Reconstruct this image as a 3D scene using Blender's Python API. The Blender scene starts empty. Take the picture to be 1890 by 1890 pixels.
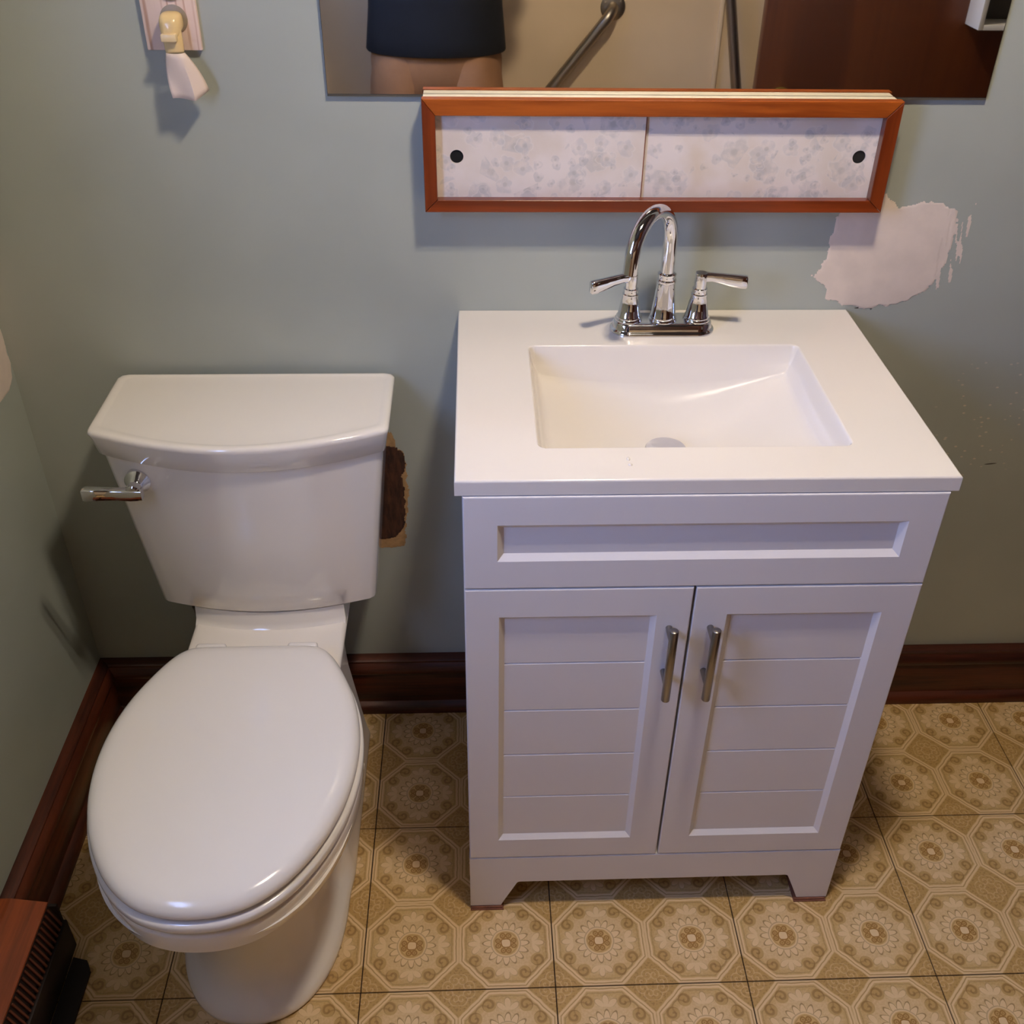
import bpy, bmesh, math, random
import numpy as np
from mathutils import Vector, Matrix, Euler
random.seed(4); rng = np.random.default_rng(4)
S = bpy.context.scene
COL = S.collection
PI = math.pi

# ------------------------------------------------------------------ camera, world, exposure
def cam_axes(yaw, pitch, roll):
    f0 = Vector((math.sin(yaw), math.cos(yaw), 0)); r0 = Vector((math.cos(yaw), -math.sin(yaw), 0)); u0 = Vector((0, 0, 1))
    f = math.cos(pitch)*f0 + math.sin(pitch)*u0; u = -math.sin(pitch)*f0 + math.cos(pitch)*u0
    r = math.cos(roll)*r0 + math.sin(roll)*u; u2 = -math.sin(roll)*r0 + math.cos(roll)*u
    return r, u2, f
CAM = Vector((0.0302, -1.49402, 1.56254))
cr, cu, cf = cam_axes(0.05042, -0.61089, 0.01895)
cd = bpy.data.cameras.new('camera'); cam = bpy.data.objects.new('camera', cd); COL.objects.link(cam)
cam.matrix_world = Matrix(((cr.x, cu.x, -cf.x, CAM.x), (cr.y, cu.y, -cf.y, CAM.y), (cr.z, cu.z, -cf.z, CAM.z), (0, 0, 0, 1)))
cd.sensor_fit = 'HORIZONTAL'; cd.sensor_width = 36.0; cd.lens = 1897.07/1890*36.0
cd.shift_x = -18.035/1890; cd.shift_y = -35.633/1890
cd.clip_start = 0.005
S.camera = cam
S.view_settings.view_transform = 'Standard'; S.view_settings.look = 'None'
S.view_settings.gamma = 1.0; S.view_settings.use_curve_mapping = False
S.view_settings.exposure = 0.0
W = bpy.data.worlds.new('world'); S.world = W; W.use_nodes = True
W.node_tree.nodes['Background'].inputs[0].default_value = (0.55, 0.68, 0.9, 1)
W.node_tree.nodes['Background'].inputs[1].default_value = 0.3
TUBE_STRENGTH = 770.0; TUBE_COLOR = (1.0, 0.845, 0.665)
WINDOW_STRENGTH = 19.0; WINDOW_COLOR = (0.31, 0.46, 1.0)

# ------------------------------------------------------------------ node helpers
def lin(c):
    f = lambda v: v/12.92 if v <= 0.04045 else ((v+0.055)/1.055)**2.4
    return tuple(f(v/255.0) for v in c) + (1.0,)

class X:
    """a float socket with arithmetic, so that patterns can be written as formulas"""
    nt = None
    def __init__(s, sock): s.s = sock
    @staticmethod
    def op(kind, *a):
        n = X.nt.nodes.new('ShaderNodeMath'); n.operation = kind
        for i, v in enumerate(a):
            if isinstance(v, X): X.nt.links.new(v.s, n.inputs[i])
            else: n.inputs[i].default_value = v
        return X(n.outputs[0])
    def __add__(a, b): return X.op('ADD', a, b)
    __radd__ = __add__
    def __sub__(a, b): return X.op('SUBTRACT', a, b)
    def __rsub__(a, b): return X.op('SUBTRACT', b, a)
    def __mul__(a, b): return X.op('MULTIPLY', a, b)
    __rmul__ = __mul__
    def __truediv__(a, b): return X.op('DIVIDE', a, b)
def xabs(a): return X.op('ABSOLUTE', a)
def xmax(a, b): return X.op('MAXIMUM', a, b)
def xmin(a, b): return X.op('MINIMUM', a, b)
def xsin(a): return X.op('SINE', a)
def xcos(a): return X.op('COSINE', a)
def xsqrt(a): return X.op('SQRT', a)
def xpow(a, b): return X.op('POWER', a, b)
def xatan2(a, b): return X.op('ARCTAN2', a, b)
def xlen(a, b): return xsqrt(a*a + b*b)
def step(x, e0, e1):
    n = X.nt.nodes.new('ShaderNodeMapRange'); n.interpolation_type = 'SMOOTHSTEP'
    X.nt.links.new(x.s, n.inputs['Value']); n.inputs['From Min'].default_value = e0; n.inputs['From Max'].default_value = e1
    if e0 > e1:
        n.inputs['From Min'].default_value = e1; n.inputs['From Max'].default_value = e0
        n.inputs['To Min'].default_value = 1; n.inputs['To Max'].default_value = 0
    return X(n.outputs['Result'])
def band(x, c, hw, soft): return step(xabs(x - c), hw + soft, hw - soft)

class Mat:
    def __init__(s, name):
        s.m = bpy.data.materials.new(name); s.m.use_nodes = True; s.nt = s.m.node_tree; X.nt = s.nt
        s.b = s.nt.nodes['Principled BSDF']
    def n(s, t, **k):
        n = s.nt.nodes.new(t)
        for a, v in k.items(): setattr(n, a, v)
        return n
    def link(s, a, b): s.nt.links.new(a.s if isinstance(a, X) else a, b)
    def coord(s, kind='Object', scale=None, loc=None):
        t = s.n('ShaderNodeTexCoord'); o = t.outputs[kind]
        if scale is not None or loc is not None:
            mp = s.n('ShaderNodeMapping'); s.link(o, mp.inputs[0])
            if scale is not None: mp.inputs['Scale'].default_value = scale
            if loc is not None: mp.inputs['Location'].default_value = loc
            o = mp.outputs[0]
        return o
    def xyz(s, v):
        n = s.n('ShaderNodeSeparateXYZ'); s.link(v, n.inputs[0]); return X(n.outputs[0]), X(n.outputs[1]), X(n.outputs[2])
    def noise(s, v, scale, detail=4, rough=0.5, dist=0.0):
        n = s.n('ShaderNodeTexNoise'); s.link(v, n.inputs['Vector']); n.inputs['Scale'].default_value = scale
        n.inputs['Detail'].default_value = detail; n.inputs['Roughness'].default_value = rough; n.inputs['Distortion'].default_value = dist
        return X(n.outputs['Fac'])
    def mix(s, a, b, t):
        n = s.n('ShaderNodeMix', data_type='RGBA')
        for v, i in ((a, 6), (b, 7)):
            if isinstance(v, tuple): n.inputs[i].default_value = v
            else: s.link(v, n.inputs[i])
        if isinstance(t, X): s.link(t, n.inputs[0])
        else: n.inputs[0].default_value = t
        return n.outputs[2]
    def base(s, c):
        if isinstance(c, tuple): s.b.inputs['Base Color'].default_value = c
        else: s.link(c, s.b.inputs['Base Color'])
    def set(s, **k):
        for a, v in k.items():
            i = s.b.inputs[a.replace('_', ' ')]
            if isinstance(v, X): s.link(v, i)
            else: i.default_value = v
    def bump(s, h, strength=0.2, dist=0.001):
        n = s.n('ShaderNodeBump'); n.inputs['Strength'].default_value = strength; n.inputs['Distance'].default_value = dist
        s.link(h, n.inputs['Height']); s.link(n.outputs[0], s.b.inputs['Normal'])

def plain(name, rgb, rough=0.5, metal=0.0, coat=0.0, noise=0.0, nscale=20.0):
    M = Mat(name); c = lin(rgb)
    if noise:
        v = M.coord(); t = M.noise(v, nscale)
        dark = tuple(x*(1-noise) for x in c[:3]) + (1,); lite = tuple(min(1, x*(1+noise)) for x in c[:3]) + (1,)
        M.base(M.mix(dark, lite, step(t, 0.3, 0.7)))
    else: M.base(c)
    M.set(Roughness=rough, Metallic=metal, Coat_Weight=coat, Coat_Roughness=0.05)
    return M.m

def wood(name, dark, lite, axis, rough=0.32, coat=0.25, scale=18.0):
    M = Mat(name); sc = [scale, scale, scale]; sc[axis] = scale*0.06
    v = M.coord('Object', scale=tuple(sc))
    g = M.noise(v, 1.6, 6, 0.6, 0.6); fine = M.noise(v, 9.0, 3, 0.6)
    t = step(g*0.75 + fine*0.25, 0.36, 0.64)
    M.base(M.mix(lin(dark), lin(lite), t)); M.set(Roughness=rough, Coat_Weight=coat, Coat_Roughness=0.15)
    M.bump(fine, 0.12, 0.0006)
    return M.m

def wall_paint(name, rgb, specks=None):
    M = Mat(name); v = M.coord(); c = lin(rgb)
    n1 = M.noise(v, 3.0, 3); n2 = M.noise(v, 140.0, 3)
    lo = tuple(x*0.93 for x in c[:3]) + (1,); hi = tuple(x*1.05 for x in c[:3]) + (1,)
    col = M.mix(lo, hi, step(n1, 0.3, 0.7))
    # tiny dark nicks all over
    vo = M.n('ShaderNodeTexVoronoi'); vo.inputs['Scale'].default_value = 11.0; M.link(v, vo.inputs['Vector'])
    rnd = M.n('ShaderNodeSeparateColor'); M.link(vo.outputs['Color'], rnd.inputs[0])
    nick = step(X(vo.outputs['Distance']), 0.036, 0.020)*step(X(rnd.outputs[0]), 0.72, 0.76)
    col = M.mix(col, lin((70, 66, 58)), nick*0.55)
    if specks:
        x, y, z = M.xyz(v); cx, cz, rx, rz = specks
        reg = step(xlen((x-cx)/rx, (z-cz)/rz), 1.1, 0.5)
        vs = M.coord('Object', scale=(1.0, 1.0, 1.7))
        v2 = M.n('ShaderNodeTexVoronoi'); v2.inputs['Scale'].default_value = 70.0; M.link(vs, v2.inputs['Vector'])
        r2 = M.n('ShaderNodeSeparateColor'); M.link(v2.outputs['Color'], r2.inputs[0])
        sp = step(X(v2.outputs['Distance']), 0.24, 0.13)*step(X(r2.outputs[1]), 0.84, 0.87)*reg
        col = M.mix(col, lin((214, 204, 186)), sp*0.9)
        for dx0, dz0, lx, lz in ((0.9401, 0.5677, 0.012, 0.0016), (0.6400, 0.8700, 0.008, 0.0014), (0.6600, 0.8690, 0.0022, 0.0030)):
            col = M.mix(col, lin((48, 38, 28)), step(xlen((x-dx0)/lx, (z-dz0-(x-dx0)*0.1)/lz), 1.1, 0.7)*0.85)
    M.base(col); M.set(Roughness=0.42)
    M.bump(n2, 0.08, 0.0006)
    return M.m

# ------------------------------------------------------------------ mesh helpers
def new_obj(name, mesh, mat=None, parent=None, smooth=None):
    o = bpy.data.objects.new(name, mesh); COL.objects.link(o)
    if mat is not None and not mesh.materials: mesh.materials.append(mat)
    if parent is not None: o.parent = parent
    if smooth is not None:
        for p in mesh.polygons: p.use_smooth = True
        if smooth < 179: mesh.set_sharp_from_angle(angle=math.radians(smooth))
    return o
def bm_obj(name, bm, mat=None, parent=None, smooth=None):
    me = bpy.data.meshes.new(name); bmesh.ops.recalc_face_normals(bm, faces=bm.faces); bm.to_mesh(me); bm.free()
    return new_obj(name, me, mat, parent, smooth)
def thing(name, label, cat, group=None, loc=(0, 0, 0)):
    o = bpy.data.objects.new(name, None); COL.objects.link(o); o.empty_display_size = 0.05; o.location = loc
    return tag(o, label, cat, group)
def tag(o, label, cat, group=None):
    o['label'] = label; o['category'] = cat
    if group: o['group'] = group
    return o
def struct(o, label=None):
    o['kind'] = 'structure'
    if label: o['label'] = label
    return o
def add_box(bm, x0, x1, y0, y1, z0, z1, bev=0.0, seg=2):
    r = bmesh.ops.create_cube(bm, size=1.0); vs = r['verts']
    for v in vs: v.co = Vector(((x0+x1)/2 + v.co.x*(x1-x0), (y0+y1)/2 + v.co.y*(y1-y0), (z0+z1)/2 + v.co.z*(z1-z0)))
    if bev:
        es = list({e for v in vs for e in v.link_edges})
        bmesh.ops.bevel(bm, geom=es, offset=bev, segments=seg, profile=0.5, affect='EDGES')
    return vs
def box(name, x0, x1, y0, y1, z0, z1, mat, parent=None, bev=0.0, smooth=None):
    bm = bmesh.new(); add_box(bm, x0, x1, y0, y1, z0, z1, bev)
    return bm_obj(name, bm, mat, parent, smooth if smooth is not None else (40 if bev else None))
def add_loft(bm, rings, cap0=True, cap1=True, closed=True):
    """rings: lists of 3D points, equal length"""
    R = [[bm.verts.new(p) for p in ring] for ring in rings]
    n = len(R[0])
    for a, b in zip(R, R[1:]):
        for i in range(n if closed else n-1):
            j = (i+1) % n
            bm.faces.new((a[i], a[j], b[j], b[i]))
    if cap0: bm.faces.new(list(reversed(R[0])))
    if cap1: bm.faces.new(R[-1])
    return R
def add_lathe(bm, prof, centre=(0, 0, 0), axis='z', seg=32, M=None):
    """prof: (radius, height) pairs from bottom to top"""
    rings = []
    for r, h in prof:
        ring = []
        for k in range(seg):
            a = 2*PI*k/seg; p = Vector((r*math.cos(a), r*math.sin(a), h))
            if M is not None: p = M @ p
            ring.append(p + Vector(centre))
        rings.append(ring)
    return add_loft(bm, rings)
def add_tube(bm, path, rad, seg=16, flat=1.0, cap=True):
    """path: 3D points; rad: number or list; parallel-transport frame"""
    P = [Vector(p) for p in path]; n = len(P)
    R = rad if isinstance(rad, (list, tuple)) else [rad]*n
    T = [(P[min(i+1, n-1)] - P[max(i-1, 0)]).normalized() for i in range(n)]
    ref = Vector((0, 0, 1)) if abs(T[0].z) < 0.9 else Vector((1, 0, 0))
    N = (ref - T[0]*ref.dot(T[0])).normalized(); rings = []
    for i in range(n):
        if i: N = (N - T[i]*N.dot(T[i])).normalized()
        B = T[i].cross(N)
        rings.append([P[i] + N*(R[i]*flat*math.cos(2*PI*k/seg)) + B*(R[i]*math.sin(2*PI*k/seg)) for k in range(seg)])
    return add_loft(bm, rings, cap, cap)
def grid_obj(name, pts, faces, mat, parent=None, smooth=None):
    me = bpy.data.meshes.new(name); me.from_pydata([tuple(p) for p in pts], [], faces); me.update()
    return new_obj(name, me, mat, parent, smooth)
def catmull(P, per=6, closed=False):
    P = [Vector(p) for p in P]; n = len(P); out = []
    rngi = range(n) if closed else range(n-1)
    for i in rngi:
        if closed: a, b, c, d = P[(i-1) % n], P[i], P[(i+1) % n], P[(i+2) % n]
        else: a, b, c, d = P[max(i-1, 0)], P[i], P[i+1], P[min(i+2, n-1)]
        for k in range(per):
            t = k/per
            out.append(0.5*((2*b) + (c-a)*t + (2*a-5*b+4*c-d)*t*t + (3*b-a-3*c+d)*t**3))
    if not closed: out.append(P[-1])
    return out

# ------------------------------------------------------------------ materials
M_wall = wall_paint('blue_grey_paint', (171, 177, 168), specks=(0.91, 0.66, 0.12, 0.15))
M_wall_side = wall_paint('blue_grey_paint_side', (169, 176, 166))
M_tanwall = wall_paint('beige_paint', (222, 198, 164))
M_dark_wall = wood('bounce_cutting_brown', (62, 34, 18), (84, 48, 26), 2, 0.5, 0.05, 9.0)  # invented dark finish for unseen walls, to weaken the bounced light
M_ceil = plain('bounce_cutting_ceiling', (84, 70, 54), 0.8, noise=0.03)  # unseen ceiling, darkened so that it throws back little light
M_base = wood('baseboard_wood', (44, 16, 8), (86, 38, 19), 0, 0.38, 0.08)
M_base_side = wood('baseboard_wood_side', (44, 16, 8), (90, 40, 20), 1, 0.38, 0.08)
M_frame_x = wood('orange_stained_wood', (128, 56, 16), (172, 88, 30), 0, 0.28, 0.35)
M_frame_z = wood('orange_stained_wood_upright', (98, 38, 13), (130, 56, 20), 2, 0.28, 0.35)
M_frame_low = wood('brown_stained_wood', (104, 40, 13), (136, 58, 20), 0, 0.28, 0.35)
M_door = wood('dark_door_wood', (74, 34, 12), (92, 46, 18), 2, 0.4, 0.1, 5.0)
M_ceramic = plain('white_ceramic', (242, 236, 228), 0.10, coat=0.6)
M_seat = plain('white_seat_plastic', (238, 234, 230), 0.16, coat=0.3)
M_marble = plain('white_cultured_marble', (234, 228, 220), 0.14, coat=0.25)
M_cab = plain('white_satin_paint', (226, 222, 222), 0.34)
M_cabin = plain('cabinet_inside', (150, 130, 100), 0.7)
M_chrome = plain('chrome', (225, 225, 228), 0.05, 1.0)
M_nickel = plain('brushed_nickel', (152, 147, 142), 0.28, 1.0)
M_steel = plain('brushed_steel', (168, 158, 144), 0.38, 1.0)
M_brass = plain('brass', (190, 150, 80), 0.25, 1.0)
M_mirror = plain('silvered_glass', (240, 240, 238), 0.015, 1.0)
M_mirror_edge = plain('mirror_edge', (88, 84, 74), 0.3)
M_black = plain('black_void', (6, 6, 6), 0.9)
M_joint = plain('tile_underlay', (38, 22, 12), 0.9)
M_track = plain('cream_plastic_track', (232, 222, 196), 0.4)
M_ivory = plain('ivory_plastic', (232, 204, 150), 0.25, coat=0.2)
M_ivory2 = plain('ivory_switch', (236, 212, 166), 0.3)
M_shade = plain('white_shade_plastic', (226, 208, 196), 0.45)
M_outlet = plain('grey_outlet', (150, 138, 122), 0.4)
M_shim = plain('brown_cardboard', (128, 82, 62), 0.9, noise=0.15, nscale=60)
M_hose = plain('braided_hose', (70, 66, 60), 0.4, 0.6)
M_white_trim = plain('white_trim', (214, 210, 200), 0.4)
M_register = wood('register_brown', (110, 48, 18), (150, 72, 30), 1, 0.38, 0.2)
M_fin = plain('register_fin', (96, 50, 34), 0.5)
M_register_dark = plain('register_dark', (26, 12, 8), 0.6)
M_spackle = plain('spackle', (226, 211, 197), 0.8, noise=0.04, nscale=30)
M_tanpaper = plain('torn_tan_paper', (176, 140, 96), 0.9, noise=0.15, nscale=90)
M_glassplain = None

def make_torn():
    M = Mat('torn_brown_paper'); v = M.coord('Object', scale=(60, 60, 14)); n = M.noise(v, 2.0, 5, 0.65)
    M.base(M.mix(lin((40, 20, 10)), lin((84, 48, 26)), step(n, 0.3, 0.75))); M.set(Roughness=0.9); M.bump(n, 0.5, 0.002)
    return M.m
M_torn = make_torn()

def make_plate_wood():
    M = Mat('pale_striped_wood'); v = M.coord(); x, y, z = M.xyz(v)
    n = M.noise(M.coord('Object', scale=(40, 40, 3)), 1.5, 3)
    s = xsin(x*620.0 + n*9.0)
    M.base(M.mix(lin((232, 208, 196)), lin((196, 158, 138)), step(s, 0.3, 1.0)*step(n, 0.40, 0.62))); M.set(Roughness=0.45)
    return M.m
M_plate = make_plate_wood()

def make_wallpaper(name, seed):
    M = Mat(name); v = M.coord('Object', loc=(seed, 0, seed*0.37))
    warp = M.noise(v, 40.0, 2)
    paper = M.mix(lin((226, 216, 210)), lin((216, 204, 192)), step(M.noise(v, 14.0, 4), 0.35, 0.7))
    col = paper
    for scl, rad, keep, tone, petals in ((17.0, 0.40, 0.40, (186, 184, 182), 5.0), (27.0, 0.38, 0.50, (192, 190, 190), 5.0), (48.0, 0.36, 0.62, (184, 182, 182), 3.0)):
        vv = M.coord('Object', scale=(1, 0.001, 1), loc=(seed+scl, 0, scl*0.3))
        vo = M.n('ShaderNodeTexVoronoi'); vo.voronoi_dimensions = '3D'; vo.inputs['Scale'].default_value = scl; M.link(vv, vo.inputs['Vector'])
        vm = M.n('ShaderNodeVectorMath', operation='SUBTRACT'); M.link(vv, vm.inputs[0]); M.link(vo.outputs['Position'], vm.inputs[1])
        sc = M.n('ShaderNodeVectorMath', operation='SCALE'); M.link(vm.outputs[0], sc.inputs[0]); sc.inputs['Scale'].default_value = scl
        dx, dy, dz = M.xyz(sc.outputs[0]); r = xlen(dx, dz); th = xatan2(dz, dx)
        rc = M.n('ShaderNodeSeparateColor'); M.link(vo.outputs['Color'], rc.inputs[0])
        R = rad*(0.78 + 0.22*xabs(xcos(th*petals*0.5 + X(rc.outputs[1])*6.0))) + (warp - 0.5)*0.55
        on = step(X(rc.outputs[0]), keep, keep+0.04)
        body = step(R - r, -0.02, 0.03)*on
        rim = band(R - r, 0.02, 0.022, 0.02)*on
        heart = step(r, 0.12, 0.05)*on
        col = M.mix(col, lin(tone), body*step(M.noise(v, 90.0, 3), 0.30, 0.62)*0.5)
        col = M.mix(col, lin((232, 222, 214)), rim*0.4)
        col = M.mix(col, lin((160, 158, 150)), heart*(0.5 + warp*0.5)*0.4)
    stain = step(M.noise(v, 7.0, 3), 0.58, 0.75)
    col = M.mix(col, lin((214, 190, 150)), stain*0.35)
    M.base(col); M.set(Roughness=0.55)
    return M.m
M_paper1 = make_wallpaper('faded_floral_paper', 0.0)
M_paper2 = make_wallpaper('faded_floral_paper_b', 1.7)

def make_tile():
    """embossed vinyl: 2 x 2 octagons a tile, each with a medallion, petals and scrolls"""
    M = Mat('octagon_vinyl'); v = M.coord(); x, y, z = M.xyz(v)
    h = 0.0762
    n_w1 = M.noise(v, 55.0, 2); n_w2 = M.noise(M.coord('Object', loc=(3.1, 1.7, 0)), 55.0, 2)
    px = (xabs(x) - h)/h + (n_w1 - 0.5)*0.045; py = (xabs(y) - h)/h + (n_w2 - 0.5)*0.045
    ax = xabs(px); ay = xabs(py)
    A = xmax(ax, ay); B = xmin(ax, ay)
    dg = (ax + ay)*0.7071
    o = xmax(A, dg)
    r = xlen(px, py); th = xatan2(py, px)
    n_big = M.noise(v, 9.0, 3); n_mid = M.noise(v, 260.0, 3); n_fine = M.noise(v, 620.0, 2)
    inside = step(o, 0.885, 0.865)
    # light: flower sprays and mottled ground inside the octagon
    fr = xlen(A - 0.53, B); fth = xatan2(B, A - 0.53)
    lobes = xpow(xabs(xcos(fth*3.5)), 0.7)
    spray = step(0.09 + 0.19*lobes - fr, -0.012, 0.02)*step(A, 0.54, 0.57)
    spray_lines = band(0.09 + 0.19*lobes - fr, 0.0, 0.013, 0.012)*step(A, 0.54, 0.57)
    ground = step(r, 0.88, 0.60)*0.45 + 0.10 + (n_fine - 0.5)*0.5 + (n_mid - 0.5)*0.9
    # petals
    pet = xpow(xabs(xcos(th*8.0)), 0.9)
    Rp = 0.330 + 0.165*pet
    petal = step(Rp - r, -0.01, 0.02)
    petline = band(Rp - r, 0.0, 0.016, 0.012)
    petline2 = band(r, 0.315, 0.012, 0.01)
    # scrolls, mirrored about the diagonals
    sx = A - 0.655; sy = B - 0.375
    sr = xlen(sx, sy); sth = xatan2(sy, sx)
    scroll_on = step(sr, 0.15, 0.13)
    spiral = step(xsin(sth - sr*52.0 + 1.0), 0.05, 0.6)
    stem = band(xlen(A - 0.50, B - 0.50), 0.155, 0.016, 0.014)*step(dg, 0.66, 0.70)
    # medallion
    disc = step(r, 0.290, 0.262)
    ring = band(r, 0.250, 0.010, 0.012)
    curl = band(xlen(A - 0.168, B - 0.058), 0.048, 0.015, 0.009)
    curl2 = band(xlen(A - 0.168, B - 0.058), 0.012, 0.010, 0.008)
    sqr = A + B*B*3.0
    square = step(sqr, 0.092, 0.08); sqline = band(sqr, 0.10, 0.011, 0.008)
    # border of the octagon: two pale lines with a thin dark one between
    l1 = band(o, 0.905, 0.022, 0.012); l2 = band(o, 0.972, 0.024, 0.012); lm = band(o, 0.938, 0.007, 0.008)
    inner_line = band(o, 0.845, 0.010, 0.012)
    # corner triangles between the octagons
    corner = step(dg, 1.0, 1.02)
    cx_ = A - 0.93; cy_ = B - 0.80
    ccurl = step(xsin(xatan2(cy_, cx_) - xlen(cx_, cy_)*70.0), 0.3, 0.8)*step(xlen(cx_, cy_), 0.16, 0.12)
    flecks = step(n_mid, 0.52, 0.62)
    edge_t = step(xmax(xabs(x), xabs(y)), 0.1505, 0.1520)
    light = lin((233, 205, 160)); mid = lin((205, 171, 112)); tan = lin((188, 151, 90)); dark = lin((150, 104, 40)); line = lin((140, 104, 54))
    col = M.mix(mid, tan, step(n_big, 0.3, 0.7)*0.5)
    col = M.mix(col, light, inside*xmax(xmin(ground, 1.0), 0.0))
    col = M.mix(col, light, spray*inside*0.75)
    col = M.mix(col, line, spray_lines*inside*0.38)
    col = M.mix(col, tan, scroll_on*inside*0.75)
    col = M.mix(col, line, scroll_on*spiral*inside*0.55)
    col = M.mix(col, line, stem*inside*0.4)
    col = M.mix(col, light, petal*0.9)
    col = M.mix(col, line, petline*0.75); col = M.mix(col, line, petline2*0.45)
    col = M.mix(col, mid, disc)
    col = M.mix(col, lin((216, 180, 120)), disc*0.8)
    col = M.mix(col, dark, ring*0.45); col = M.mix(col, dark, curl*0.85); col = M.mix(col, dark, curl2*0.8)
    col = M.mix(col, light, square); col = M.mix(col, dark, sqline)
    col = M.mix(col, line, inner_line*0.4*inside)
    col = M.mix(col, tan, corner*0.8); col = M.mix(col, line, corner*flecks*0.5); col = M.mix(col, light, corner*ccurl*0.35)
    col = M.mix(col, light, l1*0.85); col = M.mix(col, light, l2*0.75); col = M.mix(col, line, lm*0.6)
    col = M.mix(col, lin((160, 122, 72)), edge_t*0.5)
    # wear
    tw = M.coord('Generated'); 
    M.base(col); M.set(Roughness=0.36)
    M.bump(n_fine, 0.10, 0.0005)
    return M.m
M_tile = make_tile()

def emission(name, rgb, strength):
    M = Mat(name); M.set(Emission_Strength=strength); M.b.inputs['Emission Color'].default_value = tuple(rgb) + (1,)
    M.base((0.8, 0.8, 0.8, 1)); M.set(Roughness=0.4)
    return M.m
M_tube = emission('lit_tube', TUBE_COLOR, TUBE_STRENGTH)
M_pane = emission('frosted_pane_daylight', WINDOW_COLOR, WINDOW_STRENGTH)

# ------------------------------------------------------------------ room shell
XL, XR, YB, ZC = -0.715, 1.56, -2.10, 2.375
H = 0.8675           # counter height
wall_rear = struct(box('wall_rear', XL-0.1, XR+0.1, 0.0, 0.10, 0, ZC, M_wall), 'blue grey painted wall behind the toilet and vanity')
wf = struct(box('wall_front', XL-0.1, XR+0.1, YB-0.10, YB-0.004, 0, ZC, M_dark_wall), 'wall behind the person, made dark brown to cut bounced light')  # unseen upper part is dark only to reduce bounce
box('wainscot', XL, XR, YB-0.0035, YB, 0.0, 1.24, M_tanwall, wf)['label'] = 'beige lower wall panel'
struct(box('wall_right', XR, XR+0.1, YB, 0.0, 0, ZC, M_dark_wall), 'unseen wall past the door, made dark brown to cut bounced light')  # out of view; dark finish made up to soak up light
wy0, wy1, wz0, wz1 = -1.45, -0.90, 1.20, 1.88   # window opening in the left wall
bm = bmesh.new()
add_box(bm, XL-0.1, XL, wy1, 0.0, 0, ZC); add_box(bm, XL-0.1, XL, YB, wy0, 0, ZC)
add_box(bm, XL-0.1, XL, wy0, wy1, 0, wz0); add_box(bm, XL-0.1, XL, wy0, wy1, wz1, ZC)
wall_left = struct(bm_obj('wall_left', bm, M_wall_side), 'blue grey painted wall beside the toilet')
struct(box('ceiling', XL-0.1, XR+0.1, YB-0.1, 0.1, ZC, ZC+0.08, M_ceil), 'unseen ceiling, made dark to cut bounced light')
floor = struct(box('floor', XL-0.1, XR+0.1, YB-0.1, 0.1, -0.06, -0.0022, M_joint), 'floor of patterned octagon vinyl tiles')

# vinyl tiles, each its own piece
T = 0.3048; OX, OY = -0.16247, -0.3152; GAP = 0.0008
tile_mesh = {}
for i in range(-2, 7):
    for j in range(-1, 7):
        x0, x1 = OX + i*T, OX + (i+1)*T; y1, y0 = OY - (j-0)*T, OY - (j+1)*T
        cx, cy = (x0+x1)/2, (y0+y1)/2
        a0, a1 = max(x0+GAP, XL), min(x1-GAP, XR); b0, b1 = max(y0+GAP, YB), min(y1-GAP, 0.0)
        if a1-a0 < 0.005 or b1-b0 < 0.005: continue
        key = tuple(round(q, 5) for q in (a0-cx, a1-cx, b0-cy, b1-cy))
        if key not in tile_mesh:
            bm = bmesh.new(); vs = add_box(bm, key[0], key[1], key[2], key[3], -0.0022, 0.0)
            es = [e for e in bm.edges if all(v.co.z > -0.001 for v in e.verts)]
            bmesh.ops.bevel(bm, geom=es, offset=0.0006, segments=1, affect='EDGES')
            me = bpy.data.meshes.new('tile'); bmesh.ops.recalc_face_normals(bm, faces=bm.faces); bm.to_mesh(me); bm.free(); me.materials.append(M_tile); tile_mesh[key] = me
        o = new_obj('tile', tile_mesh[key], None, floor); o.location = (cx, cy, 0)

# baseboards: shoe, board and moulded cap in one profile
prof = [(0.0, 0.0), (0.0397, 0.0), (0.0397, 0.006), (0.0375, 0.013), (0.033, 0.018), (0.0275, 0.021), (0.0255, 0.0225), (0.0255, 0.094), (0.0240, 0.0965),
        (0.0240, 0.0985), (0.0300, 0.1010), (0.0315, 0.1055), (0.0300, 0.1120), (0.0235, 0.1190), (0.0205, 0.1225), (0.0205, 0.1265), (0.0170, 0.1290), (0.0, 0.1300)]
def baseboard(name, along, a0, a1, wallpos, sgn, mat, label):
    bm = bmesh.new(); rings = []
    for a in (a0, a1):
        rings.append([Vector((a, wallpos + sgn*d, z)) if along == 'x' else Vector((wallpos + sgn*d, a, z)) for d, z in prof])
    add_loft(bm, rings); o = bm_obj(name, bm, mat, None, 35); return struct(o, label)
baseboard('baseboard_rear', 'x', XL, XR, 0.0, -1, M_base, 'dark red brown wooden baseboard along the wall behind the vanity')
baseboard('baseboard_left', 'y', -0.535, -0.0, XL, 1, M_base_side, 'dark red brown wooden baseboard along the wall beside the toilet')
baseboard('baseboard_front', 'x', XL, XR, YB, 1, M_base, 'dark wooden baseboard below the beige wall')

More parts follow.
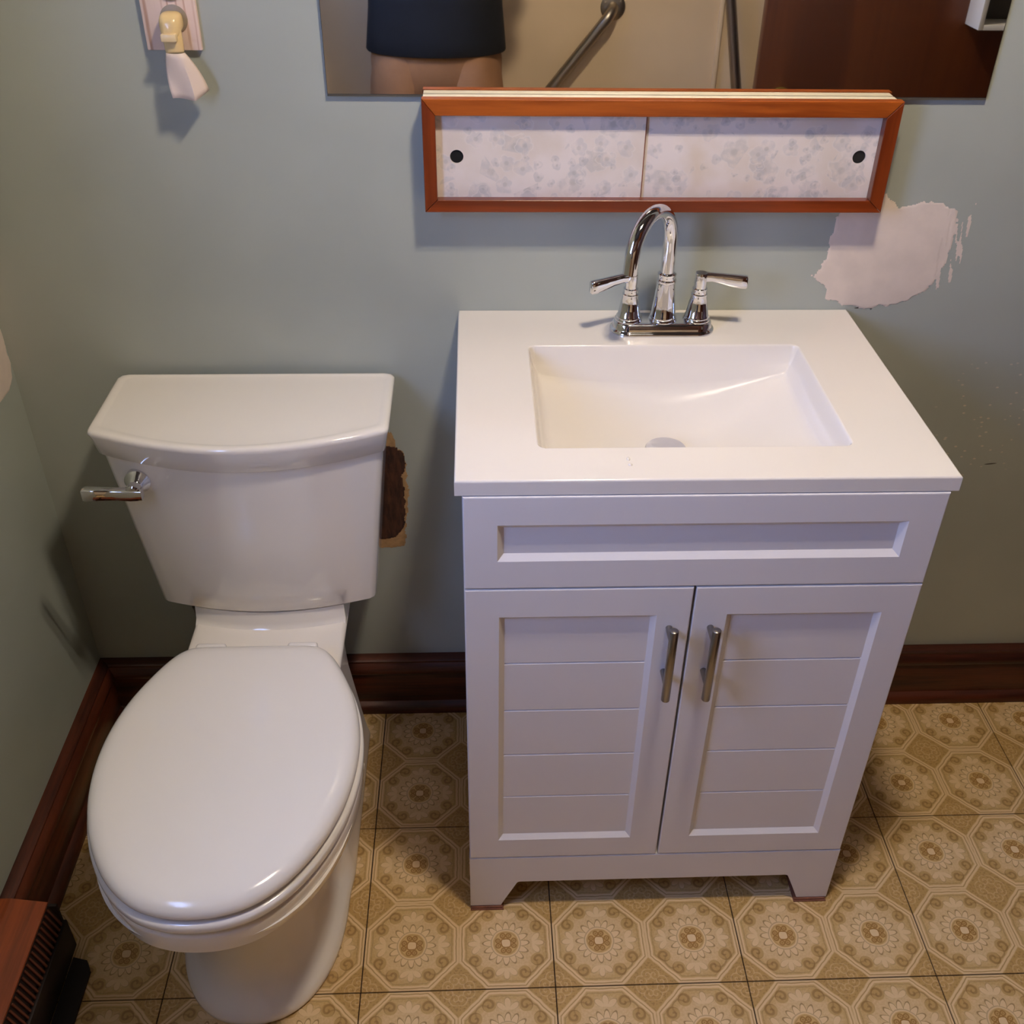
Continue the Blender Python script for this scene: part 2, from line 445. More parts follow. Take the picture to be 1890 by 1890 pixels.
# marks on the walls: thin plaster and torn paper, meshed from a mask
def value_noise(P, f, seed):
    r = np.random.default_rng(seed); G = r.random((64, 64))
    u = P[0]*f; v = P[1]*f; i = np.floor(u).astype(int); j = np.floor(v).astype(int); a = u-i; b = v-j
    a = a*a*(3-2*a); b = b*b*(3-2*b); g = lambda p, q: G[p % 64, q % 64]
    return (g(i, j)*(1-a)+g(i+1, j)*a)*(1-b) + (g(i, j+1)*(1-a)+g(i+1, j+1)*a)*b
def fbm(P, f, seed): return sum(value_noise(P, f*2**k, seed+k)/2**k for k in range(4))/1.875 - 0.5
def poly_sdf(px, pz, poly):
    d = np.full(px.shape, 1e9); ins = np.zeros(px.shape, bool); n = len(poly)
    for k in range(n):
        (x0, z0), (x1, z1) = poly[k], poly[(k+1) % n]; ex, ez = x1-x0, z1-z0
        t = np.clip(((px-x0)*ex + (pz-z0)*ez)/(ex*ex+ez*ez), 0, 1)
        d = np.minimum(d, np.hypot(px-x0-t*ex, pz-z0-t*ez))
        c = ((z0 > pz) != (z1 > pz)) & (px < ex*(pz-z0)/(ez+1e-12)+x0); ins ^= c
    return np.where(ins, -d, d)
def mask_patch(name, poly, mat, parent, amp, freq, seed, res=0.0014, thick=0.0007, to3d=None, extra=None, y_off=0.0):
    xs = [p[0] for p in poly]; zs = [p[1] for p in poly]; m = 0.02
    gx = np.arange(min(xs)-m, max(xs)+m, res); gz = np.arange(min(zs)-m, max(zs)+m, res)
    PX, PZ = np.meshgrid(gx, gz, indexing='ij')
    s = poly_sdf(PX, PZ, poly) + amp*2*fbm((PX, PZ), freq, seed) + amp*0.8*fbm((PX, PZ), freq*4, seed+9)
    if extra is not None: s = extra(PX, PZ, s)
    inside = s < 0
    used = {}; pts = []; faces = []
    def vid(i, j):
        k = (i, j)
        if k not in used:
            used[k] = len(pts); dep = thick*min(1.0, max(0.0, -s[i, j])/(res*2.5)) + 0.0002 + y_off
            pts.append(to3d(gx[i], gz[j], dep))
        return used[k]
    I, J = np.where(inside[:-1, :-1] & inside[1:, :-1] & inside[:-1, 1:] & inside[1:, 1:])
    for i, j in zip(I.tolist(), J.tolist()): faces.append((vid(i, j), vid(i+1, j), vid(i+1, j+1), vid(i, j+1)))
    return grid_obj(name, pts, faces, mat, parent, 60)
rear3d = lambda a, z, dep: (a, -dep, z)
spk = [(0.550, 0.926), (0.565, 0.937), (0.571, 0.985), (0.578, 1.045), (0.600, 1.062), (0.640, 1.058), (0.668, 1.034), (0.700, 1.043), (0.735, 1.040), (0.757, 1.030),
       (0.766, 0.995), (0.762, 0.955), (0.752, 0.915), (0.735, 0.893), (0.700, 0.876), (0.655, 0.868), (0.612, 0.874), (0.583, 0.888), (0.574, 0.910)]
def streaks(PX, PZ, s):
    # dragged, broken edge where the knife left the wall on the right
    st = value_noise((PX*1.0+PZ*0.15, PZ*0.10), 260.0, 77)
    zone = np.clip((PX-0.742)/0.02, 0, 1)*np.clip((0.800-PX)/0.02, 0, 1)*np.clip((PZ-0.885)/0.03, 0, 1)*np.clip((1.045-PZ)/0.01, 0, 1)
    extra = 0.55 - st + 0.35*fbm((PX, PZ), 60.0, 31)
    return np.where((zone > 0.2) & (extra > 0.16) & (PX < 0.793-0.10*(0.965-PZ).clip(0)), -0.002, s)
o = mask_patch('spackle_patch', spk, M_spackle, wall_rear, 0.006, 70, 11, to3d=rear3d, extra=streaks); o['label'] = 'pale pink plaster patch'
torn = [(-0.190, 0.620), (-0.150, 0.617), (-0.112, 0.616), (-0.100, 0.602), (-0.0965, 0.575), (-0.104, 0.552), (-0.1005, 0.528), (-0.1005, 0.490), (-0.105, 0.445), (-0.122, 0.419), (-0.160, 0.413), (-0.190, 0.413)]
tanp = [(-0.160, 0.620), (-0.150, 0.645), (-0.118, 0.646), (-0.110, 0.612), (-0.0985, 0.600), (-0.0955, 0.575), (-0.0965, 0.545), (-0.0935, 0.525), (-0.099, 0.470), (-0.103, 0.420), (-0.108, 0.398), (-0.150, 0.395), (-0.175, 0.410)]
o = mask_patch('torn_paper_edge', tanp, M_tanpaper, wall_rear, 0.004, 90, 21, to3d=rear3d, thick=0.0004); o['label'] = 'tan torn paper edge'
o = mask_patch('torn_paper_patch', torn, M_torn, wall_rear, 0.0035, 110, 5, to3d=rear3d, thick=0.0008, y_off=0.0005); o['label'] = 'dark brown torn wall patch'
left3d = lambda a, z, dep: (XL+dep, a, z)
o = mask_patch('spackle_patch', [(-0.002, 0.95), (-0.001, 0.82), (-0.002, 0.775), (-0.010, 0.757), (-0.030, 0.745), (-0.08, 0.745), (-0.12, 0.80), (-0.11, 0.93), (-0.07, 0.96)], M_spackle, wall_left, 0.003, 60, 41, to3d=left3d)
o['label'] = 'pale pink plaster patch by the corner'

# window in the left wall, beyond the picture: the cool daylight of the scene
win = struct(box('window_1', XL-0.075, XL-0.07, wy0, wy1, wz0, wz1, M_pane), 'frosted bathroom window')
bm = bmesh.new(); t = 0.05
e_ = 0.008; add_box(bm, XL-0.09, XL+0.012, wy0-t, wy0+e_, wz0-t, wz1+t, 0.003); add_box(bm, XL-0.09, XL+0.012, wy1-e_, wy1+t, wz0-t, wz1+t, 0.003)
add_box(bm, XL-0.09, XL+0.012, wy0, wy1, wz1-e_, wz1+t, 0.003); add_box(bm, XL-0.09, XL+0.03, wy0, wy1, wz0-t, wz0+e_, 0.003)
bm_obj('window_frame', bm, M_white_trim, win, 40)
box('window_sash_bar', XL-0.072, XL-0.045, wy0, wy1, (wz0+wz1)/2-0.018, (wz0+wz1)/2+0.018, M_white_trim, win, 0.003)

# ------------------------------------------------------------------ ceiling light: two lit tubes on a pan
LX, LY = 0.312, -0.735
lamp = thing('ceiling_light', 'ceiling light with two short lit tubes on a white pan', 'light', loc=(LX, LY, ZC))
box('pan', -0.17, 0.17, -0.11, 0.11, -0.035, -0.0005, M_white_trim, lamp, 0.008)
bm = bmesh.new()
R_ = lambda a, b, z: [Vector((-a, -b, z)), Vector((a, -b, z)), Vector((a, b, z)), Vector((-a, b, z))]
add_loft(bm, [R_(0.165, 0.105, -0.036), R_(0.205, 0.150, -0.082), R_(0.207, 0.152, -0.082), R_(0.170, 0.112, -0.030)], False, False)
bm_obj('light_shield', bm, M_white_trim, lamp)  # added skirt that blocks the tubes' upward light
for s in (-1, 1):
    bm = bmesh.new(); add_tube(bm, [(-0.063, s*0.036, -0.085), (0.063, s*0.036, -0.085)], 0.0125, 20)
    bm_obj('tube', bm, M_tube, lamp, 60)
    for e in (-1, 1):
        box('socket', -0.069 if e < 0 else 0.0632, -0.0632 if e < 0 else 0.069, s*0.036-0.014, s*0.036+0.014, -0.100, -0.034, M_white_trim, lamp, 0.002)

# ------------------------------------------------------------------ vanity cabinet
YF = -0.4796; CX0, CX1 = 0.0087, 0.6125; CB = 0.0062
van = thing('vanity_cabinet', 'white two door vanity cabinet with shiplap door panels and bracket feet', 'cabinet', loc=(0, 0, 0))
bm = bmesh.new()
ft = 0.018
for x0, x1 in ((CX0, CX0+ft), (CX1-ft, CX1)):
    # side panels with a foot cut-out
    pts = [(YF+0.020, CB), (YF+0.075, CB), (YF+0.105, 0.072), (-0.14, 0.072), (-0.115, CB), (-0.042, CB), (-0.042, 0.135), (-0.004, 0.135), (-0.004, H-0.022), (YF+0.020, H-0.022)]
    add_loft(bm, [[Vector((x, y, z)) for y, z in pts] for x in (x0, x1)])
add_box(bm, CX0+ft, CX1-ft, YF+0.022, -0.004, 0.118, 0.134)
add_box(bm, CX0+ft, CX1-ft, -0.016, -0.004, 0.134, H-0.022)
add_box(bm, CX0+ft, CX1-ft, YF+0.0250, YF+0.064, H-0.040, H-0.0225)
bm_obj('carcass', bm, M_cab, van)
box('inside_shade_sheet', CX0+ft, CX1-ft, YF+0.0225, YF+0.0245, 0.134, H-0.030, M_black, van)  # black sheet standing in for the shade behind the doors
# base rail with feet
bm = bmesh.new()
pts = [(CX0, CB), (0.0600, CB), (0.0845, 0.0685), (0.0870, 0.0712), (0.0905, 0.0722), (0.5320, 0.0722), (0.5350, 0.0712), (0.5375, 0.0685), (0.5610, CB), (CX1, CB), (CX1, 0.1345), (CX0, 0.1345)]
add_loft(bm, [[Vector((x, y, z)) for x, z in pts] for y in (YF+0.020, YF+0.0005)])
es = [e for e in bm.edges if all(v.co.y < YF+0.001 for v in e.verts)]
bmesh.ops.bevel(bm, geom=es, offset=0.0012, segments=2, affect='EDGES')
bm_obj('base_rail', bm, M_cab, van, 40)

def framed(name, x0, x1, z0, z1, ix0, ix1, iz0, iz1, parent, bw=0.0085, dep=0.0075, th=0.0185):
    """slab with a bevelled recess: outer edge eased, inner edge sloping down to the panel"""
    bm = bmesh.new(); e = 0.0016
    R = lambda a0, a1, c0, c1, y: [Vector((a0, y, c0)), Vector((a1, y, c0)), Vector((a1, y, c1)), Vector((a0, y, c1))]
    rings = [R(x0, x1, z0, z1, YF+th), R(x0, x1, z0, z1, YF+e), R(x0+e*0.3, x1-e*0.3, z0+e*0.3, z1-e*0.3, YF+e*0.3), R(x0+e, x1-e, z0+e, z1-e, YF),
             R(ix0, ix1, iz0, iz1, YF), R(ix0+bw, ix1-bw, iz0+bw, iz1-bw, YF+dep), R(ix0+bw, ix1-bw, iz0+bw, iz1-bw, YF+th)]
    add_loft(bm, rings, False, False)
    n = len(rings); vs = list(bm.verts); a = vs[0:4]; b = vs[-4:]
    for i in range(4): bm.faces.new((a[i], b[i], b[(i+1) % 4], a[(i+1) % 4]))
    return bm_obj(name, bm, M_cab, parent)
dr = framed('drawer_front', 0.0100, 0.6112, 0.7003, 0.8445, 0.0520, 0.5684, 0.7446, 0.8020, van)
box('drawer_panel', 0.058, 0.5625, YF+0.0072, YF+0.016, 0.7505, 0.7960, M_cab, dr)
def handle_mesh():
    bm = bmesh.new(); L = 0.128
    add_tube(bm, [(0, -0.032, -L/2), (0, -0.032, -L/2+0.0008), (0, -0.032, L/2-0.0008), (0, -0.032, L/2)], [0.0052, 0.0060, 0.0060, 0.0052], 20)
    for z in (-0.040, 0.040): add_tube(bm, [(0, 0.0, z), (0, -0.030, z)], 0.0046, 14)
    me = bpy.data.meshes.new('handle'); bmesh.ops.recalc_face_normals(bm, faces=bm.faces); bm.to_mesh(me); bm.free(); me.materials.append(M_nickel)
    for p in me.polygons: p.use_smooth = True
    me.set_sharp_from_angle(angle=math.radians(50)); return me
HM = handle_mesh()
cuts = [0.1825, 0.2784, 0.3733, 0.4670, 0.5596, 0.6508]
for (x0, x1, i0, i1, hx) in ((0.0100, 0.3088, 0.0545, 0.2637, 0.2820), (0.3122, 0.6112, 0.3575, 0.5666, 0.3378)):
    dobj = framed('door', x0, x1, 0.1370, 0.6976, i0, i1, 0.1810, 0.6508, van)
    for k in range(5):
        z0 = cuts[k] if k else 0.1810+0.006; z1 = cuts[k+1] if k < 4 else 0.6508-0.006
        bm = bmesh.new(); add_box(bm, i0+0.0060, i1-0.0060, YF+0.0066, YF+0.015, z0+0.0002, z1-0.0002)
        es = [e for e in bm.edges if all(v.co.y < YF+0.01 for v in e.verts) and abs(e.verts[0].co.z-e.verts[1].co.z) < 1e-5]
        bmesh.ops.bevel(bm, geom=es, offset=0.0016, segments=1, affect='EDGES')
        bm_obj('plank', bm, M_cab, dobj)
    ho = new_obj('handle', HM, None, dobj); ho.location = (hx, YF, 0.588); ho['label'] = 'brushed nickel bar handle'
# shims under the feet
for x0, x1, nm in ((0.0090, 0.0640, 'thin brown cardboard shim under the vanity foot next to the toilet'), (0.5560, 0.6110, 'thin brown cardboard shim under the vanity foot away from the toilet')):
    bm = bmesh.new(); add_box(bm, x0, x1, YF-0.004, YF+0.05, 0.0002, 0.0026); add_box(bm, x0+0.001, x1-0.002, YF-0.002, YF+0.052, 0.0028, 0.0058)
    tag(bm_obj('shim', bm, M_shim), nm, 'shim')

# ------------------------------------------------------------------ vanity top with sink
WT, DT, TH = 0.6208, 0.4779, 0.0221
def axis_coords(lo, hi, fine, base=0.0075):
    c = {round(v, 5) for v in np.linspace(lo, hi, int((hi-lo)/base)+1)}
    for f in fine:
        for dlt in np.arange(-0.009, 0.0161, 0.001): 
            v = f[0] + f[1]*dlt
            if lo < v < hi: c.add(round(float(v), 5))
    c = sorted(c); out = [c[0]]
    for v in c[1:]:
        if v-out[-1] > 0.0006: out.append(v)
    out[-1] = c[-1]
    return np.array(out)
BX0, BX1, BY0, BY1 = 0.1040, 0.5090, -0.4060, -0.1225
gx = axis_coords(0.003, WT-0.003, [(BX0, 1), (BX1, -1)]); gy = axis_coords(-DT+0.003, -0.0025, [(BY0, 1), (BY1, -1)])
PX, PY = np.meshgrid(gx, gy, indexing='ij')
bcx, bcy, bhx, bhy, brad = (BX0+BX1)/2, (BY0+BY1)/2, (BX1-BX0)/2, (BY1-BY0)/2, 0.012
qx = np.abs(PX-bcx)-bhx+brad; qy = np.abs(PY-bcy)-bhy+brad
sd = np.hypot(np.maximum(qx, 0), np.maximum(qy, 0)) + np.minimum(np.maximum(qx, qy), 0) - brad
tt = np.clip(-sd, 0, None)
ss = lambda t: t*t*(3-2*t)
u = np.clip(np.abs(PX-bcx)/bhx, 0, 1); v = np.clip(np.abs(PY-bcy)/bhy, 0, 1)
lipd = 0.020*ss(np.clip(tt/0.009, 0, 1))
bowl = 0.070*(1-u**2.0)**1.0*(1-v**2.6)**0.9
sm = ss(np.clip(tt/0.02, 0, 1))
ZT = H - lipd - bowl*sm - 0.018*sm
zstop = float(H - 0.020 - 0.070 - 0.018)
pts = []; faces = []; nx, ny = PX.shape
for i in range(nx):
    for j in range(ny): pts.append((PX[i, j], PY[i, j], ZT[i, j]))
for i in range(nx-1):
    for j in range(ny-1): faces.append((i*ny+j, (i+1)*ny+j, (i+1)*ny+j+1, i*ny+j+1))
# rounded rim and skirt round the slab
loop = [i*ny for i in range(nx)] + [(nx-1)*ny+j for j in range(1, ny)] + [i*ny+ny-1 for i in range(nx-2, -1, -1)] + [j for j in range(ny-2, 0, -1)]
def outward(p, d):
    x = p[0]; y = p[1]
    if x <= 0.0031: x -= d
    if x >= WT-0.0031: x += d
    if y <= -DT+0.0031: y -= d
    if y >= -0.0026: y += d*0.8
    return x, y
prev = loop
for d, z in ((0.0004, H), (0.00135, H-0.0002), (0.0022, H-0.0008), (0.0028, H-0.0016), (0.003, H-0.0026), (0.003, H-0.0034), (0.003, H-TH+0.0018), (0.003, H-TH+0.001), (0.002, H-TH), (-0.03, H-TH)):
    cur = []
    for k in loop: x, y = outward(pts[k], d); cur.append(len(pts)); pts.append((x, y, z))
    n = len(loop)
    for k in range(n): faces.append((prev[k], cur[k], cur[(k+1) % n], prev[(k+1) % n]))
    prev = cur
top = grid_obj('vanity_sink', pts, faces, M_marble, None, 40)
tag(top, 'white one piece vanity top with a rectangular recessed sink', 'sink')
bm = bmesh.new()
SX, SY = 0.2985, -0.259
add_lathe(bm, [(0.033, -0.0002), (0.033, 0.0012), (0.030, 0.0016), (0.024, 0.0005), (0.024, -0.004)], (SX, SY, zstop+0.001), seg=40)
bm_obj('drain_ring', bm, M_chrome, top, 40)
bm = bmesh.new(); add_lathe(bm, [(0.010, 0.0), (0.010, 0.008), (0.0285, 0.009), (0.0300, 0.0105), (0.0300, 0.0125), (0.0285, 0.0142), (0.015, 0.0155), (0.002, 0.0158)], (SX, SY, zstop-0.001), seg=48)
bm_obj('stopper', bm, M_chrome, top, 40)
# two water drops on the front rim
for k, (x, y, rx, ry) in enumerate(((0.2152, -0.4325, 0.0022, 0.0040), (0.2160, -0.4455, 0.0026, 0.0026))):
    bm = bmesh.new(); bmesh.ops.create_uvsphere(bm, u_segments=16, v_segments=10, radius=1.0)
    for vv in bm.verts: vv.co = Vector((x+vv.co.x*rx, y+vv.co.y*ry, H+max(-0.05, vv.co.z)*0.0020))
    tag(bm_obj('water_drop', bm, M_marble, None, 180), ('longer' if k == 0 else 'rounder') + ' water drop on the front rim of the vanity top', 'water drop')

# ------------------------------------------------------------------ faucet
FX, FY = 0.3115, -0.0694
fa = thing('faucet', 'chrome two handle faucet with gooseneck spout behind the sink', 'faucet', loc=(0, 0, 0))
def stadium(hw, hd, n=18):
    P = []
    for k in range(n+1): a = -PI/2 + PI*k/n; P.append((hw-hd + hd*math.cos(a), hd*math.sin(a)))
    for k in range(n+1): a = PI/2 + PI*k/n; P.append((-(hw-hd) + hd*math.cos(a), hd*math.sin(a)))
    return P
bm = bmesh.new(); rings = []
for ins, z in ((0.0, 0.0), (0.0, 0.003), (0.0012, 0.0048), (0.0035, 0.0056), (0.0042, 0.0070), (0.0050, 0.014), (0.0070, 0.0168), (0.0100, 0.0178)):
    rings.append([Vector((FX+x, FY+y, H+0.0002+z)) for x, y in stadium(0.0800-ins, 0.0290-ins)])
add_loft(bm, rings); bm_obj('base_plate', bm, M_chrome, fa, 45)
zb = H + 0.0175
bm = bmesh.new()
add_lathe(bm, [(0.0215, 0.0), (0.0215, 0.0025), (0.0198, 0.0042), (0.0202, 0.0060), (0.0188, 0.0085), (0.0168, 0.028), (0.0146, 0.050), (0.0136, 0.0595), (0.0146, 0.0605), (0.0149, 0.0625), (0.0146, 0.0645), (0.0132, 0.0655), (0.0130, 0.0700), (0.0138, 0.0710), (0.0138, 0.0735), (0.0118, 0.0745), (0.0112, 0.0755)], (FX, FY, zb), seg=40)
bm_obj('spout_column', bm, M_chrome, fa, 45)
ph = 0.67; dx, dy = -math.sin(ph), -math.cos(ph); RR = 0.110
path = []
z0 = zb + 0.0745; zarc = 1.008
for k in range(5): path.append((FX, FY, z0 + (zarc-z0)*k/5))
for k in range(0, 33):
    a = PI*k/32*0.985; rr = RR/2*(1-math.cos(a)); path.append((FX+dx*rr, FY+dy*rr, zarc + 0.0575*math.sin(a)))
lx = path[-1]
for k in range(1, 4): path.append((lx[0]+dx*0.0006*k, lx[1]+dy*0.0006*k, lx[2]-0.0055*k))
bm = bmesh.new(); add_tube(bm, path, [0.0104]*len(path), 24); bm_obj('spout', bm, M_chrome, fa, 45)
for hx, ang, nm in ((FX-0.0519, PI + 0.40, 'l'), (FX+0.0519, -0.10, 'r')):
    bm = bmesh.new()
    add_lathe(bm, [(0.0205, 0.0), (0.0205, 0.0025), (0.0188, 0.0042), (0.0190, 0.0060), (0.0172, 0.0085), (0.0140, 0.028), (0.0116, 0.038), (0.0122, 0.0390), (0.0122, 0.0415), (0.0108, 0.0425), (0.0106, 0.0475), (0.0112, 0.0485), (0.0112, 0.0500), (0.0092, 0.0510), (0.0090, 0.0560), (0.0094, 0.0575), (0.0094, 0.0720), (0.0088, 0.0745), (0.006, 0.0752)], (hx, FY, zb), seg=36)
    hb = bm_obj('handle_body', bm, M_chrome, fa, 45)
    # lever: flat blade, narrow at the hub and deeper at the tip
    bm = bmesh.new(); rings = []; ca, sa = math.cos(ang), math.sin(ang)
    for t, hw, zt, zb_ in ((0.004, 0.0055, 0.0745, 0.0605), (0.016, 0.0042, 0.0745, 0.0618), (0.030, 0.0042, 0.0738, 0.0590), (0.044, 0.0046, 0.0730, 0.0552), (0.058, 0.0050, 0.0722, 0.0530), (0.0675, 0.0050, 0.0716, 0.0528), (0.0690, 0.0042, 0.0706, 0.0540)):
        c = Vector((hx+ca*t, FY+sa*t, zb)); nrm = Vector((-sa, ca, 0)); b = 0.0014
        prof2 = [(-hw, zb_+b), (-hw+b, zb_), (hw-b, zb_), (hw, zb_+b), (hw, zt-b), (hw-b, zt), (-hw+b, zt), (-hw, zt-b)]
        rings.append([c + nrm*a + Vector((0, 0, z)) for a, z in prof2])
    add_loft(bm, rings); bm_obj('lever', bm, M_chrome, hb, 50)

# ------------------------------------------------------------------ toilet
TX = -0.3245
toi = thing('toilet', 'white two piece toilet with closed lid and chrome flush lever', 'toilet', loc=(0, 0, 0))
def TP(u_, v_, z): return Vector((TX+u_, -v_, z))
half = [(0.000, 0.7590), (0.040, 0.7545), (0.078, 0.7390), (0.116, 0.7050), (0.1475, 0.6560), (0.1685, 0.6020), (0.1790, 0.5500), (0.1815, 0.5000), (0.1765, 0.4500), (0.1640, 0.4000), (0.1440, 0.3520), (0.1230, 0.3150), (0.1060, 0.2985), (0.0880, 0.2925), (0.060, 0.2915), (0.0, 0.2915)]
outl = half + [(-a, b) for a, b in reversed(half[1:-1])]
outl = [(p.x, p.y) for p in catmull([(a, b, 0) for a, b in outl], 5, True)]
def offset_poly(P, d):
    n = len(P); out = []
    for i in range(n):
        a, b = P[(i-1) % n], P[(i+1) % n]; tx, ty = b[0]-a[0], b[1]-a[1]; L = math.hypot(tx, ty)
        out.append((P[i][0] + ty/L*d, P[i][1] - tx/L*d))
    return out
area = sum(outl[i][0]*outl[(i+1) % len(outl)][1]-outl[(i+1) % len(outl)][0]*outl[i][1] for i in range(len(outl)))
SGN = 1 if area > 0 else -1
off = lambda d: [(a*(1+d/0.1815), 0.525+(b-0.525)*(1+d/0.2335)) for a, b in outl]
def blend_rings(spec, tilt=0.0):
    return [[TP(a, b, z + tilt*(0.53-b)) for a, b in off(d)] for d, z in spec]
def lid_mesh():
    bm = bmesh.new()
    spec = [(-0.030, 0.4195), (-0.0035, 0.4195), (-0.0006, 0.4205), (0.0, 0.4225), (-0.0006, 0.4270), (-0.003, 0.4320), (-0.008, 0.4363), (-0.015, 0.4393), (-0.024, 0.4410), (-0.040, 0.4420)]
    rings = blend_rings(spec)
    for sc, z in ((0.72, 0.4426), (0.45, 0.4430), (0.2, 0.4432), (0.02, 0.4433)):
        rings.append([TP(a*sc, 0.52+(b-0.52)*sc, z) for a, b in off(-0.040)])
    add_loft(bm, rings); return bm
bm_obj('lid', lid_mesh(), M_seat, toi, 60)
bm = bmesh.new()
add_loft(bm, blend_rings([(-0.02, 0.3962), (0.0012, 0.3964), (0.0034, 0.3982), (0.0040, 0.4010), (0.0040, 0.4070), (0.0028, 0.4105), (-0.001, 0.4122), (-0.012, 0.4126)])); bm_obj('seat', bm, M_seat, toi, 60)
for s in (-1, 1):   # hinge blocks
    bm = bmesh.new(); add_box(bm, TX+s*0.072-0.024, TX+s*0.072+0.024, -0.2930, -0.2770, 0.3800, 0.4262, 0.006, 3); bm_obj('hinge', bm, M_seat, toi, 60)

def ped_ring(z, vf, wf, vk, wb, vb, n=28):
    """half outline: rounded front of half width wf, then a shoulder at vk to the straight rear of half width wb"""
    P = []
    for k in range(n+1):
        a = PI/2*k/n; P.append((wf*math.sin(a)**0.85 if k else 0.0, vk + (vf-vk)*math.cos(a)**0.85 if k < n else vk))
    m = 10
    for k in range(1, m+1): t = k/m; P.append((wf + (wb-wf)*ss(t), vk - 0.055*t))
    for k in range(1, 9): P.append((wb, vk-0.055 + (vb-(vk-0.055))*k/8))
    P.append((0.0, vb))
    full = P + [(-a, b) for a, b in reversed(P[1:-1])]
    return [TP(a, b, z) for a, b in full]
bm = bmesh.new()
rings = [ped_ring(*q) for q in (
    (0.0005, 0.664, 0.128, 0.46, 0.133, 0.10), (0.006, 0.668, 0.131, 0.46, 0.136, 0.10), (0.014, 0.667, 0.130, 0.46, 0.1355, 0.10), (0.022, 0.660, 0.124, 0.46, 0.134, 0.10), (0.030, 0.648, 0.115, 0.457, 0.132, 0.10), (0.045, 0.634, 0.107, 0.455, 0.129, 0.10),
    (0.080, 0.618, 0.099, 0.45, 0.124, 0.10), (0.140, 0.608, 0.095, 0.445, 0.116, 0.10), (0.200, 0.612, 0.098, 0.445, 0.108, 0.10), (0.250, 0.632, 0.110, 0.45, 0.103, 0.09),
    (0.285, 0.662, 0.132, 0.455, 0.101, 0.08), (0.308, 0.696, 0.153, 0.46, 0.100, 0.07), (0.326, 0.726, 0.168, 0.47, 0.100, 0.06), (0.340, 0.744, 0.176, 0.475, 0.100, 0.05), (0.354, 0.754, 0.181, 0.480, 0.100, 0.05),
    (0.368, 0.758, 0.1825, 0.480, 0.100, 0.05))]
add_loft(bm, rings)
add_loft(bm, blend_rings([(0.000, 0.352), (0.0012, 0.366), (0.0015, 0.382), (0.000, 0.389), (-0.006, 0.3925)]))
# tank platform behind the seat
rr_ = []
for z, w, v1, c in ((0.300, 0.100, 0.300, 0.012), (0.335, 0.106, 0.300, 0.014), (0.358, 0.1240, 0.300, 0.014), (0.3705, 0.1275, 0.298, 0.014), (0.3750, 0.1250, 0.294, 0.014), (0.3768, 0.120, 0.288, 0.014)):
    P = []
    for sx, sy in ((1, 1), (-1, 1), (-1, -1), (1, -1)):
        cx_ = sx*(w-c); cy_ = (v1-c) if sy > 0 else (0.045+c)
        a0 = {(1, 1): 0, (-1, 1): PI/2, (-1, -1): PI, (1, -1): 1.5*PI}[(sx, sy)]
        for k in range(6): a = a0 + PI/2*k/5; P.append(TP(cx_+c*math.cos(a), cy_+c*math.sin(a), z))
    rr_.append(P)
add_loft(bm, rr_)
def pad_ring(z, w, vc, vs, n=16):
    return [TP(w*(-1+2*k/n), vc-(vc-vs)*abs(-1+2*k/n)**1.9, z) for k in range(n+1)] + [TP(w, 0.05, z), TP(-w, 0.05, z)]
add_loft(bm, [pad_ring(z, w, vc, vs) for z, w, vc, vs in ((0.372, 0.126, 0.203, 0.184), (0.3775, 0.1258, 0.197, 0.178), (0.381, 0.1255, 0.1935, 0.1745), (0.386, 0.125, 0.1915, 0.1725), (0.4085, 0.124, 0.1900, 0.1710))])
bm_obj('bowl', bm, M_ceramic, toi, 55)

def tank_ring(z, w, vc, vs, vb, c=0.016, n=20):
    """bow-fronted plan: corners at depth vs, centre at vc"""
    P = []
    for k in range(n+1):
        a = -1 + 2*k/n; x = (w-c*0.6)*a; P.append((x, vc - (vc-vs)*abs(a)**1.9))
    P.append((w-c*0.15, vs-c*0.35)); P.append((w, vs-c)); P.append((w, vb+c)); P.append((w-c*0.3, vb+c*0.3)); P.append((w-c, vb)); P.append((-w+c, vb)); P.append((-w+c*0.3, vb+c*0.3)); P.append((-w, vb+c)); P.append((-w, vs-c)); P.append((-w+c*0.15, vs-c*0.35))
    return [TP(a, b, z) for a, b in P]
bm = bmesh.new(); TB, TT = 0.408, 0.727
rings = [tank_ring(TB+0.000, 0.150, 0.165, 0.140, 0.045), tank_ring(TB+0.002, 0.170, 0.187, 0.158, 0.030), tank_ring(TB+0.007, 0.1775, 0.1935, 0.164, 0.026)]
for k in range(1, 9):
    t = k/8; rings.append(tank_ring(TB+0.007+(TT-TB-0.007)*t, 0.1775+0.0320*t, 0.1935+0.036*t, 0.164+0.016*t, 0.026-0.004*t))
add_loft(bm, rings); bm_obj('tank', bm, M_ceramic, toi, 50)
bm = bmesh.new(); rings = []
for d, z in ((-0.004, 0.7185), (0.0008, 0.7186), (0.0028, 0.7205), (0.0080, 0.7500), (0.0098, 0.7555), (0.0102, 0.7590), (0.0092, 0.7622), (0.0065, 0.7640), (0.0030, 0.7645), (-0.0010, 0.7643), (-0.0045, 0.7632), (-0.0070, 0.7629), (-0.030, 0.7629)):
    rings.append(tank_ring(z, 0.2105+d, 0.2325+d, 0.180+d, 0.019-d*0.7, 0.012))
add_loft(bm, rings); bm_obj('tank_lid', bm, M_ceramic, toi, 50)
